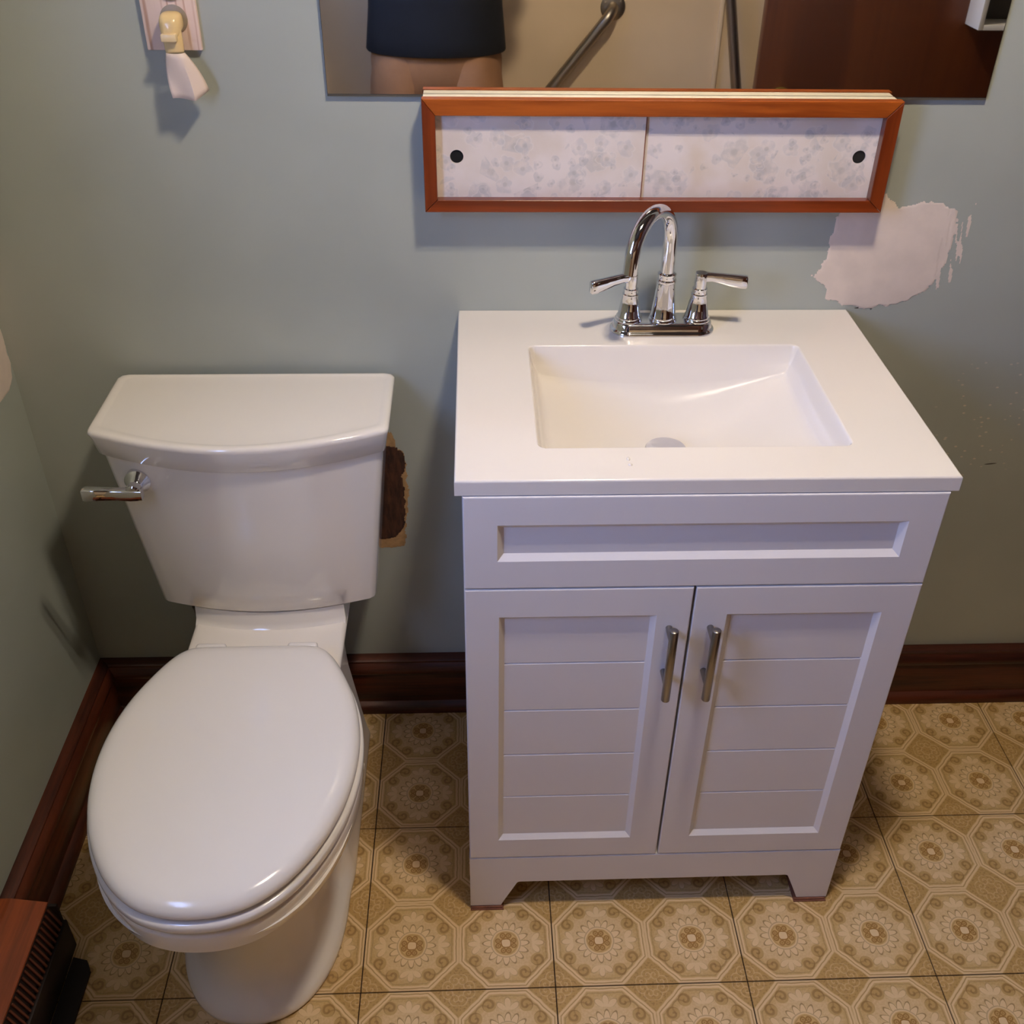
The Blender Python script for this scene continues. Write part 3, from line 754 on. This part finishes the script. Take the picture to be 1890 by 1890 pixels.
# flush lever
fxp = Vector((-0.4815, -0.1985, 0.6830))
bm = bmesh.new(); Mx = Matrix.Rotation(PI/2, 3, 'X')
add_lathe(bm, [(0.0195, -0.006), (0.0195, 0.0035), (0.0150, 0.010), (0.0115, 0.0165), (0.0105, 0.0180), (0.0105, 0.0300), (0.008, 0.0320)], fxp, seg=28, M=Mx)
piv = bm_obj('lever_pivot', bm, M_chrome, toi, 30)
bm = bmesh.new(); rings = []
for t, w, h_, fy, fz in ((0.012, 0.0070, 0.0085, -0.026, -0.006), (-0.005, 0.0075, 0.0092, -0.026, -0.006), (-0.025, 0.0062, 0.0085, -0.027, -0.005), (-0.048, 0.0064, 0.0092, -0.029, -0.003), (-0.068, 0.0072, 0.0102, -0.032, -0.001), (-0.072, 0.0062, 0.0090, -0.0325, -0.001)):
    c = fxp + Vector((t, fy, fz)); b = 0.0015
    rings.append([c + Vector((0, a, z)) for a, z in ((-w, -h_+b), (-w+b, -h_), (w-b, -h_), (w, -h_+b), (w, h_-b), (w-b, h_), (-w+b, h_), (-w, h_-b))])
add_loft(bm, rings); bm_obj('lever', bm, M_chrome, piv, 50)
# water supply behind the bowl
sup = thing('water_supply', 'dark water supply valve and hose behind the toilet', 'valve', loc=(0, 0, 0))
bm = bmesh.new(); add_tube(bm, [(-0.485, -0.0005, 0.230), (-0.485, -0.055, 0.230)], 0.010, 14); add_tube(bm, [(-0.485, -0.050, 0.218), (-0.485, -0.050, 0.262)], 0.011, 14); bm_obj('valve_body', bm, M_hose, sup, 40)
bm = bmesh.new(); add_lathe(bm, [(0.028, 0.0), (0.026, 0.004), (0.012, 0.006)], (-0.485, -0.0005, 0.230), seg=24, M=Mx); bm_obj('escutcheon', bm, M_hose, sup, 40)
bm = bmesh.new(); add_tube(bm, [(-0.485, -0.055, 0.230), (-0.485, -0.080, 0.230)], [0.013, 0.016], 12, 0.55); bm_obj('valve_knob', bm, M_hose, sup, 40)
bm = bmesh.new(); add_tube(bm, catmull([(-0.485, -0.050, 0.262), (-0.487, -0.055, 0.300), (-0.478, -0.085, 0.340), (-0.462, -0.100, 0.380), (-0.459, -0.100, 0.4075)], 5), 0.0062, 12); bm_obj('hose', bm, M_hose, sup, 60)

# ------------------------------------------------------------------ mirror
mx0, mx1, mz0, mz1 = -0.1742, 0.7542, 1.1920, 2.02
mir = box('mirror', mx0, mx1, -0.0055, -0.0005, mz0, mz1, M_mirror_edge)
tag(mir, 'large frameless wall mirror above the wooden box', 'mirror')
box('glass', mx0+0.0008, mx1-0.0008, -0.0062, -0.0054, mz0+0.0035, mz1-0.001, M_mirror, mir)

# ------------------------------------------------------------------ wooden box with sliding floral panels
bx0, bx1, bz0, bz1, byf, byb = -0.0436, 0.6250, 1.0398, 1.1975, -0.0400, -0.0066
cab = thing('sliding_door_box', 'shallow orange wooden wall box with sliding floral panels under the mirror', 'wall cabinet', loc=(0, 0, 0))
ix0, ix1, iz0, iz1 = bx0+0.0180, bx1-0.0205, bz0+0.0178, bz1-0.0222
fd = 0.0145   # thickness of the front frame
def rail(name, quad, mat):
    bm = bmesh.new()
    add_loft(bm, [[Vector((x, y, z)) for x, z in quad] for y in (byf+fd, byf)])
    es = [e for e in bm.edges if all(v.co.y < byf+0.001 for v in e.verts)]
    bmesh.ops.bevel(bm, geom=es, offset=0.0008, segments=1, affect='EDGES')
    return bm_obj(name, bm, mat, cab)
g = 0.0004
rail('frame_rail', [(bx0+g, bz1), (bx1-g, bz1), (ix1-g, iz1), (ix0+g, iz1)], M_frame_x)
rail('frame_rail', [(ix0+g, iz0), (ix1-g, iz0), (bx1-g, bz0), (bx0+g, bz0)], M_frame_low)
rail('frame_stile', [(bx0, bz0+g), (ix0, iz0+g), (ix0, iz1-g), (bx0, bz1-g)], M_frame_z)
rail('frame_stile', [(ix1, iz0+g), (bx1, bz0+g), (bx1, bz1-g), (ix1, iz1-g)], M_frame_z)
yb_, yf_ = byb, byf+fd+0.0002
box('side_board', bx0+0.001, bx0+0.012, yf_, yb_, bz0+0.001, bz1-0.012, M_frame_z, cab)
box('side_board', bx1-0.012, bx1-0.001, yf_, yb_, bz0+0.001, bz1-0.012, M_frame_z, cab)
box('bottom_board', bx0+0.0125, bx1-0.0125, yf_, yb_, bz0+0.001, bz0+0.012, M_frame_x, cab)
box('top_board', bx0+0.002, bx1-0.004, yf_, yb_, bz1-0.0115, bz1-0.0045, M_frame_x, cab)
box('track', bx0+0.0015, bx1-0.0045, -0.0250, -0.0082, bz1-0.0043, bz1-0.0009, M_track, cab, 0.0005)
box('back_board', bx0+0.0125, bx1-0.0125, byb-0.004, byb, bz0+0.0125, bz1-0.0125, M_black, cab)
def holed_panel(name, x0, x1, z0, z1, y, th, hx, hz, hr, mat):
    bm = bmesh.new(); n = 40
    outer = []
    for k in range(n):
        a = 2*PI*k/n; c, s_ = math.cos(a), math.sin(a)
        t = min(((x1-hx)/c if c > 1e-9 else (x0-hx)/c if c < -1e-9 else 1e9), ((z1-hz)/s_ if s_ > 1e-9 else (z0-hz)/s_ if s_ < -1e-9 else 1e9))
        outer.append([hx+c*t, hz+s_*t])
    for cx_, cz_ in ((x0, z0), (x0, z1), (x1, z0), (x1, z1)):   # snap the nearest ray to each corner
        k = min(range(n), key=lambda k: abs(math.atan2(math.sin(2*PI*k/n - math.atan2(cz_-hz, cx_-hx)), math.cos(2*PI*k/n - math.atan2(cz_-hz, cx_-hx)))))
        outer[k] = [cx_, cz_]
    inner = [(hx+hr*math.cos(2*PI*k/n), hz+hr*math.sin(2*PI*k/n)) for k in range(n)]
    R1 = [Vector((x, y+th, z)) for x, z in outer]; R2 = [Vector((x, y, z)) for x, z in outer]; R3 = [Vector((x, y, z)) for x, z in inner]; R4 = [Vector((x, y+th, z)) for x, z in inner]
    V = [[bm.verts.new(p) for p in R] for R in (R1, R2, R3, R4)]
    for a, b in ((0, 1), (1, 2), (2, 3), (3, 0)):
        for k in range(n): bm.faces.new((V[a][k], V[a][(k+1) % n], V[b][(k+1) % n], V[b][k]))
    o = bm_obj(name, bm, mat, cab)
    bm = bmesh.new(); add_lathe(bm, [(hr-0.0002, 0.0), (hr-0.0002, 0.0006)], (hx, y+th-0.0002, hz), seg=32, M=Matrix.Rotation(PI/2, 3, 'X')); bm_obj('finger_hole', bm, M_black, o)
    return o
pj = 0.2690; HX0, HX1, HZ = 0.0030, 0.5830, 1.1155
holed_panel('sliding_panel', ix0-0.004, pj, iz0-0.003, iz1+0.006, byf+0.0150, 0.0028, HX0, HZ, 0.0095, M_paper1)
holed_panel('sliding_panel', pj-0.03, ix1+0.004, iz0-0.003, iz1+0.006, byf+0.0190, 0.0028, HX1, HZ, 0.0095, M_paper2)

box('panel_edge', pj, pj+0.0016, byf+0.0148, byf+0.0182, iz0-0.0028, iz1+0.0058, M_shim, cab)
# ------------------------------------------------------------------ outlet plate and night light
plt = thing('outlet_plate', 'pale striped wooden outlet plate on the wall above the toilet', 'outlet', loc=(0, 0, 0))
px0, px1, pz0, pz1 = -0.4075, -0.3350, 1.2505, 1.3660
bm = bmesh.new(); n = 24
for sx in (1,):
    add_box(bm, px0, px1, -0.0085, -0.0003, pz0, pz1, 0.0016, 2)
bm_obj('plate', bm, M_plate, plt, 40)
for zc in (1.2895, 1.3290):
    bm = bmesh.new(); add_lathe(bm, [(0.0178, 0.0), (0.0178, 0.0012), (0.0165, 0.0016)], (-0.3660, -0.0085, zc), seg=32, M=Mx); rcp = bm_obj('receptacle', bm, M_outlet, plt, 40)
    for dx_ in (-0.0062, 0.0062): box('slot', -0.3660+dx_-0.0012, -0.3660+dx_+0.0012, -0.01035, -0.0100, zc-0.001, zc+0.007, M_black, rcp)
nl = thing('night_light', 'ivory plug-in night light with a flared white shade', 'night light', loc=(-0.0020, -0.0035, -0.0022)); nl.scale = (1, 0.68, 1)
bm = bmesh.new()
# plug block against the plate, then the socket barrel hanging from it
NX = -0.3655
rings = []
for y, w, h_, zc in ((-0.0104, 0.0135, 0.0120, 1.2900), (-0.016, 0.0140, 0.0125, 1.2900), (-0.028, 0.0140, 0.0130, 1.2890), (-0.040, 0.0130, 0.0135, 1.2865), (-0.048, 0.0105, 0.0120, 1.2840), (-0.0515, 0.006, 0.0070, 1.2825)):
    rings.append([Vector((NX + w*math.copysign(abs(math.cos(a))**0.6, math.cos(a)), y, zc + h_*math.copysign(abs(math.sin(a))**0.6, math.sin(a)))) for a in [2*PI*k/28 for k in range(28)]])
add_loft(bm, rings); bm_obj('plug', bm, M_ivory, nl, 60)
bm = bmesh.new(); add_tube(bm, [(NX, -0.034, 1.2950), (NX+0.0004, -0.0345, 1.2900), (NX+0.0010, -0.0360, 1.2700), (NX+0.0016, -0.0380, 1.2560), (NX+0.0018, -0.0385, 1.2535)], [0.0100, 0.0128, 0.0128, 0.0122, 0.0108], 28); bm_obj('socket_barrel', bm, M_ivory, nl, 60)
box('switch', NX-0.0105, NX+0.0095, -0.0600, -0.0440, 1.2700, 1.2795, M_ivory2, nl, 0.0018)
bm = bmesh.new()
secs = []
for t in [k/8 for k in range(9)]:
    z = 1.2545 - 0.0560*t; P = []
    for k in range(13):
        s_ = -1 + k/6.0                                        # -1 .. 1 across
        wr = 0.0120 + 0.0135*t
        arc_x = wr*math.sin(s_*PI*0.5); arc_y = -0.0385 - 0.0120*math.cos(s_*PI*0.5)
        ridge = 0.30
        if s_ < ridge: f_x = -0.0145 + (s_+1)/(1+ridge)*0.0300; f_y = -0.0480 - 0.0030*t + 0.0060*math.sin((s_+1)/(1+ridge)*PI) - 0.006*((s_+1)/(1+ridge))
        else: f_x = 0.0155 + (s_-ridge)/(1-ridge)*0.0165; f_y = -0.0570 + (s_-ridge)/(1-ridge)*0.0260
        f_x += 0.0035; w_ = t
        P.append(Vector((NX+0.0018 + arc_x*(1-w_)+f_x*w_, arc_y*(1-w_)+f_y*w_, z - 0.003*t*max(0, 1-abs(s_-0.3)) + 0.012*t*max(0, s_-0.3))))
    secs.append(P)
add_loft(bm, secs, False, False, False)
sh = bm_obj('shade', bm, M_shade, nl, 35)
md = sh.modifiers.new('thickness', 'SOLIDIFY'); md.thickness = 0.0012; md.offset = 0

# ------------------------------------------------------------------ heat register at the left wall
reg = thing('heat_register', 'brown baseboard heat register with dark slots beside the toilet', 'vent', loc=(0, 0, 0))
ry0, ry1 = -0.860, -0.5285
bm = bmesh.new(); add_loft(bm, [[Vector((x, y, z)) for x, z in ((XL+0.0005, 0.004), (-0.632, 0.004), (-0.632, 0.085), (-0.6425, 0.118), (-0.6960, 0.1305), (XL+0.0005, 0.1305))] for y in (ry0+0.004, ry1-0.004)]); bm_obj('housing', bm, M_register_dark, reg)
bm = bmesh.new(); add_loft(bm, [[Vector((x, y, z)) for x, z in ((XL+0.0005, 0.1310), (-0.6960, 0.1312), (-0.6425, 0.1190), (-0.6430, 0.1215), (-0.6950, 0.1338), (XL+0.0005, 0.1338))] for y in (ry0, ry1)]); bm_obj('top_plate', bm, M_register, reg)
for y in [ry1-0.012-0.0098*k for k in range(33)]:
    bm = bmesh.new(); add_loft(bm, [[Vector((x, yy, z)) for x, z in ((-0.6415, 0.1175), (-0.6285, 0.078), (-0.6265, 0.080), (-0.6395, 0.1190))] for yy in (y-0.0016, y+0.0016)]); bm_obj('fin', bm, M_fin, reg)
box('front_plate', -0.6315, -0.6240, ry0, ry1, 0.006, 0.076, M_register_dark, reg, 0.002)
box('end_plate', XL+0.0005, -0.6300, ry1-0.0038, ry1+0.0015, 0.004, 0.116, M_register_dark, reg, 0.001)
bm = bmesh.new(); add_loft(bm, [[Vector((x, y, z)) for x, y in ((-0.6235, ry0), (-0.590, ry0), (-0.590, ry1-0.045), (-0.600, ry1-0.028), (-0.6235, ry1-0.022))] for z in (0.0004, 0.006)]); bm_obj('floor_flange', bm, M_register_dark, reg)

# ------------------------------------------------------------------ behind the camera (seen in the mirror)
# grab bars on the beige wall
def grab_bar(label, A, B_, clear=0.045):
    gb = thing('grab_bar', label, 'grab bar', loc=(0, 0, 0))
    A = Vector(A); B_ = Vector(B_); d = (B_-A).normalized(); yw = YB+0.0005
    a0 = Vector((A.x, yw+0.004, A.z)); b0 = Vector((B_.x, yw+0.004, B_.z))
    a1 = Vector((A.x, YB+clear, A.z)) + d*0.045; b1 = Vector((B_.x, YB+clear, B_.z)) - d*0.045
    pth = catmull([a0, a0+Vector((0, 0.022, 0))+d*0.006, a1-d*0.012, a1+d*0.03], 6)[:-1] + [a1+d*0.03 + (b1-a1-d*0.06)*k/8 for k in range(9)] + catmull([b1-d*0.03, b1+d*0.012, b0+Vector((0, 0.022, 0))-d*0.006, b0], 6)[1:]
    bm = bmesh.new(); add_tube(bm, pth, 0.017, 18); bm_obj('bar', bm, M_steel, gb, 60)
    for P in (A, B_):
        bm = bmesh.new(); add_lathe(bm, [(0.040, 0.0), (0.040, -0.003), (0.036, -0.006), (0.018, -0.007)], (P.x, yw, P.z), seg=32, M=Mx); fl = bm_obj('flange', bm, M_steel, gb, 40)
        for k in range(3):
            a = 0.6+2*PI*k/3; bm = bmesh.new(); add_lathe(bm, [(0.0045, -0.006), (0.0045, -0.0085), (0.002, -0.0095)], (P.x+0.029*math.cos(a), yw, P.z+0.029*math.sin(a)), seg=12, M=Mx); bm_obj('screw', bm, M_steel, fl, 60)
grab_bar('steel grab bar running diagonally up the beige lower wall', (0.474, 0, 0.952), (0.085, 0, 0.470))
grab_bar('steel grab bar standing nearly upright next to the brown door', (0.815, 0, 1.12), (0.955, 0, 0.42))
# corner strip of the shower wall
struct(box('trim_1', 0.819, 0.833, YB+0.0004, YB+0.014, 0.13, 1.24, M_tanwall, None, 0.003), 'beige corner strip')
# open brown door
dr_ = struct(box('door_1', 0.737, 1.50, -1.235, -1.200, 0.012, 2.03, M_door, None, 0.002), 'dark brown flush wooden door')
bm = bmesh.new(); add_lathe(bm, [(0.030, 0.0), (0.030, 0.004), (0.012, 0.008), (0.011, 0.024), (0.022, 0.032), (0.0275, 0.044), (0.024, 0.056), (0.010, 0.061)], (0.800, -1.200, 0.895), seg=32, M=Matrix.Rotation(-PI/2, 3, 'X')); bm_obj('knob', bm, M_brass, dr_, 40)
# small white open box hung on the door
wb = thing('wall_box', 'white open-fronted box hanging on the brown door', 'box', loc=(0, 0, 0))
ox0, ox1, oz0, oz1, oy0, oy1 = 1.232, 1.47, 1.075, 1.33, -1.1995, -1.12
for nm, a in (('side', (ox0, ox0+0.012, oz0, oz1)), ('side', (ox1-0.012, ox1, oz0, oz1)), ('bottom', (ox0+0.0125, ox1-0.0125, oz0, oz0+0.012)), ('top', (ox0+0.0125, ox1-0.0125, oz1-0.012, oz1))):
    box(nm, a[0], a[1], oy0, oy1, a[2], a[3], M_white_trim, wb, 0.001)
box('back', ox0+0.0125, ox1-0.0125, oy0, oy0+0.006, oz0+0.0125, oz1-0.0125, M_hose, wb)
# the photographer, seen from waist to thighs in the mirror
M_skin = plain('skin', (196, 146, 120), 0.5, noise=0.05, nscale=40)
M_hair = plain('dark_hair', (44, 32, 24), 0.6, noise=0.3, nscale=200)
def cloth(name, rgb, lo):
    M = Mat(name); v = M.coord(); n = M.noise(v, 12.0, 4, 0.6); w = M.noise(v, 600.0, 2)
    c = lin(rgb); M.base(M.mix(tuple(x*lo for x in c[:3]) + (1,), c, step(n, 0.3, 0.7))); M.set(Roughness=0.9); M.bump(n*0.7 + w*0.3, 0.35, 0.004)
    return M.m
M_navy = cloth('navy_cotton', (10, 14, 21), 0.7); M_khaki = cloth('brown_khaki', (158, 114, 78), 0.85); M_shoe = plain('grey_shoe', (90, 88, 86), 0.7)
QX, QY = -0.085, -1.80
V = []; EDG = []; RAD = []
def jv(p, r, link=None):
    V.append(Vector(p)); RAD.append(r if isinstance(r, tuple) else (r, r))
    if link is not None: EDG.append((link, len(V)-1))
    return len(V)-1
pel = jv((QX, QY, 0.93), (0.15, 0.10)); wa = jv((QX, QY, 1.08), (0.14, 0.095), pel); ch = jv((QX, QY, 1.27), (0.155, 0.10), wa); uc = jv((QX, QY-0.005, 1.40), (0.12, 0.08), ch)
nk = jv((QX, QY, 1.475), (0.058, 0.058), uc); nk2 = jv((QX, QY+0.012, 1.525), (0.054, 0.056), nk); hd = jv((QX, QY+0.03, 1.590), (0.070, 0.088), nk2); hd2 = jv((QX, QY+0.022, 1.665), (0.076, 0.095), hd); hd3 = jv((QX, QY+0.015, 1.715), (0.055, 0.065), hd2)
PC = CAM - cf*0.014 - cu*0.045      # middle of the phone
for s in (-1, 1):
    hp = jv((QX+s*0.095, QY, 0.86), (0.092, 0.10), pel); kn = jv((QX+s*0.105, QY+0.01, 0.49), 0.058, hp); cal = jv((QX+s*0.107, QY-0.015, 0.33), 0.056, kn); an = jv((QX+s*0.11, QY-0.01, 0.085), 0.036, cal); he = jv((QX+s*0.112, QY+0.02, 0.045), (0.036, 0.032), an); toe = jv((QX+s*0.125, QY+0.15, 0.030), (0.036, 0.022), he)
    shd = jv((QX+s*0.165, QY-0.005, 1.405), 0.062, uc); el = jv((QX+s*0.265, QY+0.075, 1.190), 0.044, shd)
    edge = PC + cr*(s*0.050) - cf*0.010
    wr = jv(edge - cu*0.085 - cf*0.045 + cr*(s*0.03), 0.027, el); pm = jv(edge - cu*0.035 - cf*0.022 + cr*(s*0.012), (0.026, 0.018), wr)
    for k, (up, ln) in enumerate(((0.040, 0.021), (0.018, 0.024), (-0.004, 0.022), (-0.024, 0.017))):      # four fingers along the phone's edge, tips curled round its back
        b = jv(edge + cu*(up-0.012) - cf*0.012 + cr*(s*0.004), 0.0095, pm); m1 = jv(edge + cu*(up-0.006) + cf*0.006 - cr*(s*0.004), 0.0085, b); jv(edge + cu*up + cf*0.012 - cr*(s*ln), 0.0075, m1)
    tb = jv(edge - cu*0.020 - cf*0.028 - cr*(s*0.004), 0.011, pm); t1 = jv(edge + cu*0.008 - cf*0.024 - cr*(s*0.016), 0.0095, tb); jv(edge + cu*0.026 - cf*0.019 - cr*(s*0.024), 0.0085, t1)
me = bpy.data.meshes.new('person'); me.from_pydata([tuple(v) for v in V], EDG, []); me.update()
per = new_obj('person', me, M_skin)
sk = per.modifiers.new('skin', 'SKIN'); sk.use_smooth_shade = True
if not me.skin_vertices: bpy.context.view_layer.update()
for i, r in enumerate(RAD): me.skin_vertices[0].data[i].radius = r
me.skin_vertices[0].data[0].use_root = True
sb = per.modifiers.new('smooth', 'SUBSURF'); sb.levels = 2; sb.render_levels = 2
tag(per, 'person in navy t-shirt and brown shorts standing reflected in the mirror', 'person')
def ell(z, hw, hd_, cx=QX, cy=QY, n=40, p=2.2, wob=0.0, ph=0.0):
    out = []
    for k in range(n):
        a = 2*PI*k/n; c, s_ = math.cos(a), math.sin(a); w = 1 + wob*math.sin(5*a+ph)
        out.append(Vector((cx+hw*w*math.copysign(abs(c)**(2/p), c), cy+hd_*w*math.copysign(abs(s_)**(2/p), s_), z)))
    return out
bm = bmesh.new()
add_loft(bm, [ell(z, a, b, wob=w, ph=q) for z, a, b, w, q in ((0.892, 0.188, 0.120, 0.0, 0), (0.885, 0.204, 0.134, 0.012, 0.3), (0.890, 0.207, 0.137, 0.012, 0.3), (0.93, 0.203, 0.134, 0.012, 0.6), (1.00, 0.196, 0.128, 0.010, 1.2), (1.10, 0.190, 0.124, 0.010, 2.0), (1.22, 0.196, 0.126, 0.008, 2.6), (1.32, 0.203, 0.124, 0.004, 0), (1.40, 0.192, 0.104, 0, 0), (1.445, 0.130, 0.086, 0, 0), (1.475, 0.078, 0.074, 0, 0))])
for s in (-1, 1):
    add_tube(bm, catmull([(QX+s*0.13, QY-0.005, 1.405), (QX+s*0.185, QY+0.005, 1.370), (QX+s*0.235, QY+0.045, 1.255)], 5), [0.070]*5 + [0.074]*5 + [0.076], 20)
bm_obj('t_shirt', bm, M_navy, per, 70)['label'] = 'navy t-shirt'
bm = bmesh.new()
add_loft(bm, [ell(z, a, b) for z, a, b in ((1.02, 0.172, 0.112), (0.93, 0.186, 0.116), (0.86, 0.196, 0.124), (0.76, 0.196, 0.122), (0.735, 0.15, 0.08))])
for s in (-1, 1):
    add_loft(bm, [ell(z, a, b, cx=QX+s*c, wob=0.012, ph=z*30) for z, a, b, c in ((0.97, 0.080, 0.090, 0.084), (0.90, 0.088, 0.104, 0.090), (0.86, 0.095, 0.116, 0.095), (0.80, 0.100, 0.125, 0.099), (0.70, 0.104, 0.122, 0.105), (0.58, 0.106, 0.118, 0.110), (0.50, 0.107, 0.116, 0.112), (0.498, 0.095, 0.104, 0.112))])
bm_obj('shorts', bm, M_khaki, per, 70)['label'] = 'brown shorts'
for s in (-1, 1):
    bm = bmesh.new(); P = []
    for z, w, l0, l1 in ((0.001, 0.045, -0.075, 0.205), (0.020, 0.050, -0.080, 0.212), (0.045, 0.048, -0.078, 0.195), (0.075, 0.044, -0.072, 0.12), (0.100, 0.042, -0.068, 0.055)):
        P.append([Vector((QX+s*0.117 + w*math.copysign(abs(math.cos(a))**0.8, math.cos(a)), QY + (l0+l1)/2 + (l1-l0)/2*math.sin(a), z)) for a in [2*PI*k/28 for k in range(28)]])
    add_loft(bm, P); bm_obj('shoe', bm, M_shoe, per, 60)
bm = bmesh.new(); bmesh.ops.create_uvsphere(bm, u_segments=28, v_segments=18, radius=1.0)
for v_ in bm.verts: v_.co = Vector((QX + v_.co.x*0.088, QY+0.005 + v_.co.y*0.104, 1.665 + v_.co.z*0.092))
for f_ in [f for f in bm.faces if (f.calc_center_median().y > QY+0.055 and f.calc_center_median().z < 1.705) or f.calc_center_median().z < 1.60]: bm.faces.remove(f_)
bm_obj('hair', bm, M_hair, per, 180)
# face: eyes, nose, mouth, ears
fy = QY+0.030+0.086
for s in (-1, 1):
    bm = bmesh.new(); bmesh.ops.create_uvsphere(bm, u_segments=14, v_segments=10, radius=0.011)
    for v_ in bm.verts: v_.co += Vector((QX+s*0.030, fy-0.016, 1.625))
    bm_obj('eye', bm, M_hair, per, 180)
    bm = bmesh.new(); bmesh.ops.create_uvsphere(bm, u_segments=14, v_segments=10, radius=1.0)
    for v_ in bm.verts: v_.co = Vector((QX+s*0.078 + v_.co.x*0.010, QY+0.018 + v_.co.y*0.018, 1.612 + v_.co.z*0.030))
    bm_obj('ear', bm, M_skin, per, 180)
bm = bmesh.new(); add_tube(bm, [(QX, fy-0.006, 1.632), (QX, fy+0.006, 1.610), (QX, fy+0.012, 1.594), (QX, fy+0.002, 1.586)], [0.006, 0.010, 0.014, 0.008], 14); bm_obj('nose', bm, M_skin, per, 180)
bm = bmesh.new(); add_tube(bm, [(QX-0.024, fy-0.008, 1.560), (QX-0.010, fy+0.001, 1.562), (QX+0.010, fy+0.001, 1.562), (QX+0.024, fy-0.008, 1.560)], [0.003, 0.006, 0.006, 0.003], 10); bm_obj('mouth', bm, plain('lips', (170, 100, 90), 0.5), per, 180)
# the phone that takes the picture
bm = bmesh.new(); add_box(bm, -0.036, 0.036, -0.074, 0.074, -0.0042, 0.0042, 0.003, 3)
pho = bm_obj('phone', bm, plain('phone_black', (20, 20, 22), 0.25), None, 40)
pho.matrix_world = Matrix(((cr.x, cu.x, -cf.x, PC.x), (cr.y, cu.y, -cf.y, PC.y), (cr.z, cu.z, -cf.z, PC.z), (0, 0, 0, 1)))
tag(pho, 'black phone held up in both hands by the person', 'phone')
bm = bmesh.new(); add_box(bm, -0.033, 0.033, -0.070, 0.070, 0.00425, 0.0046); bm_obj('screen', bm, M_black, pho)
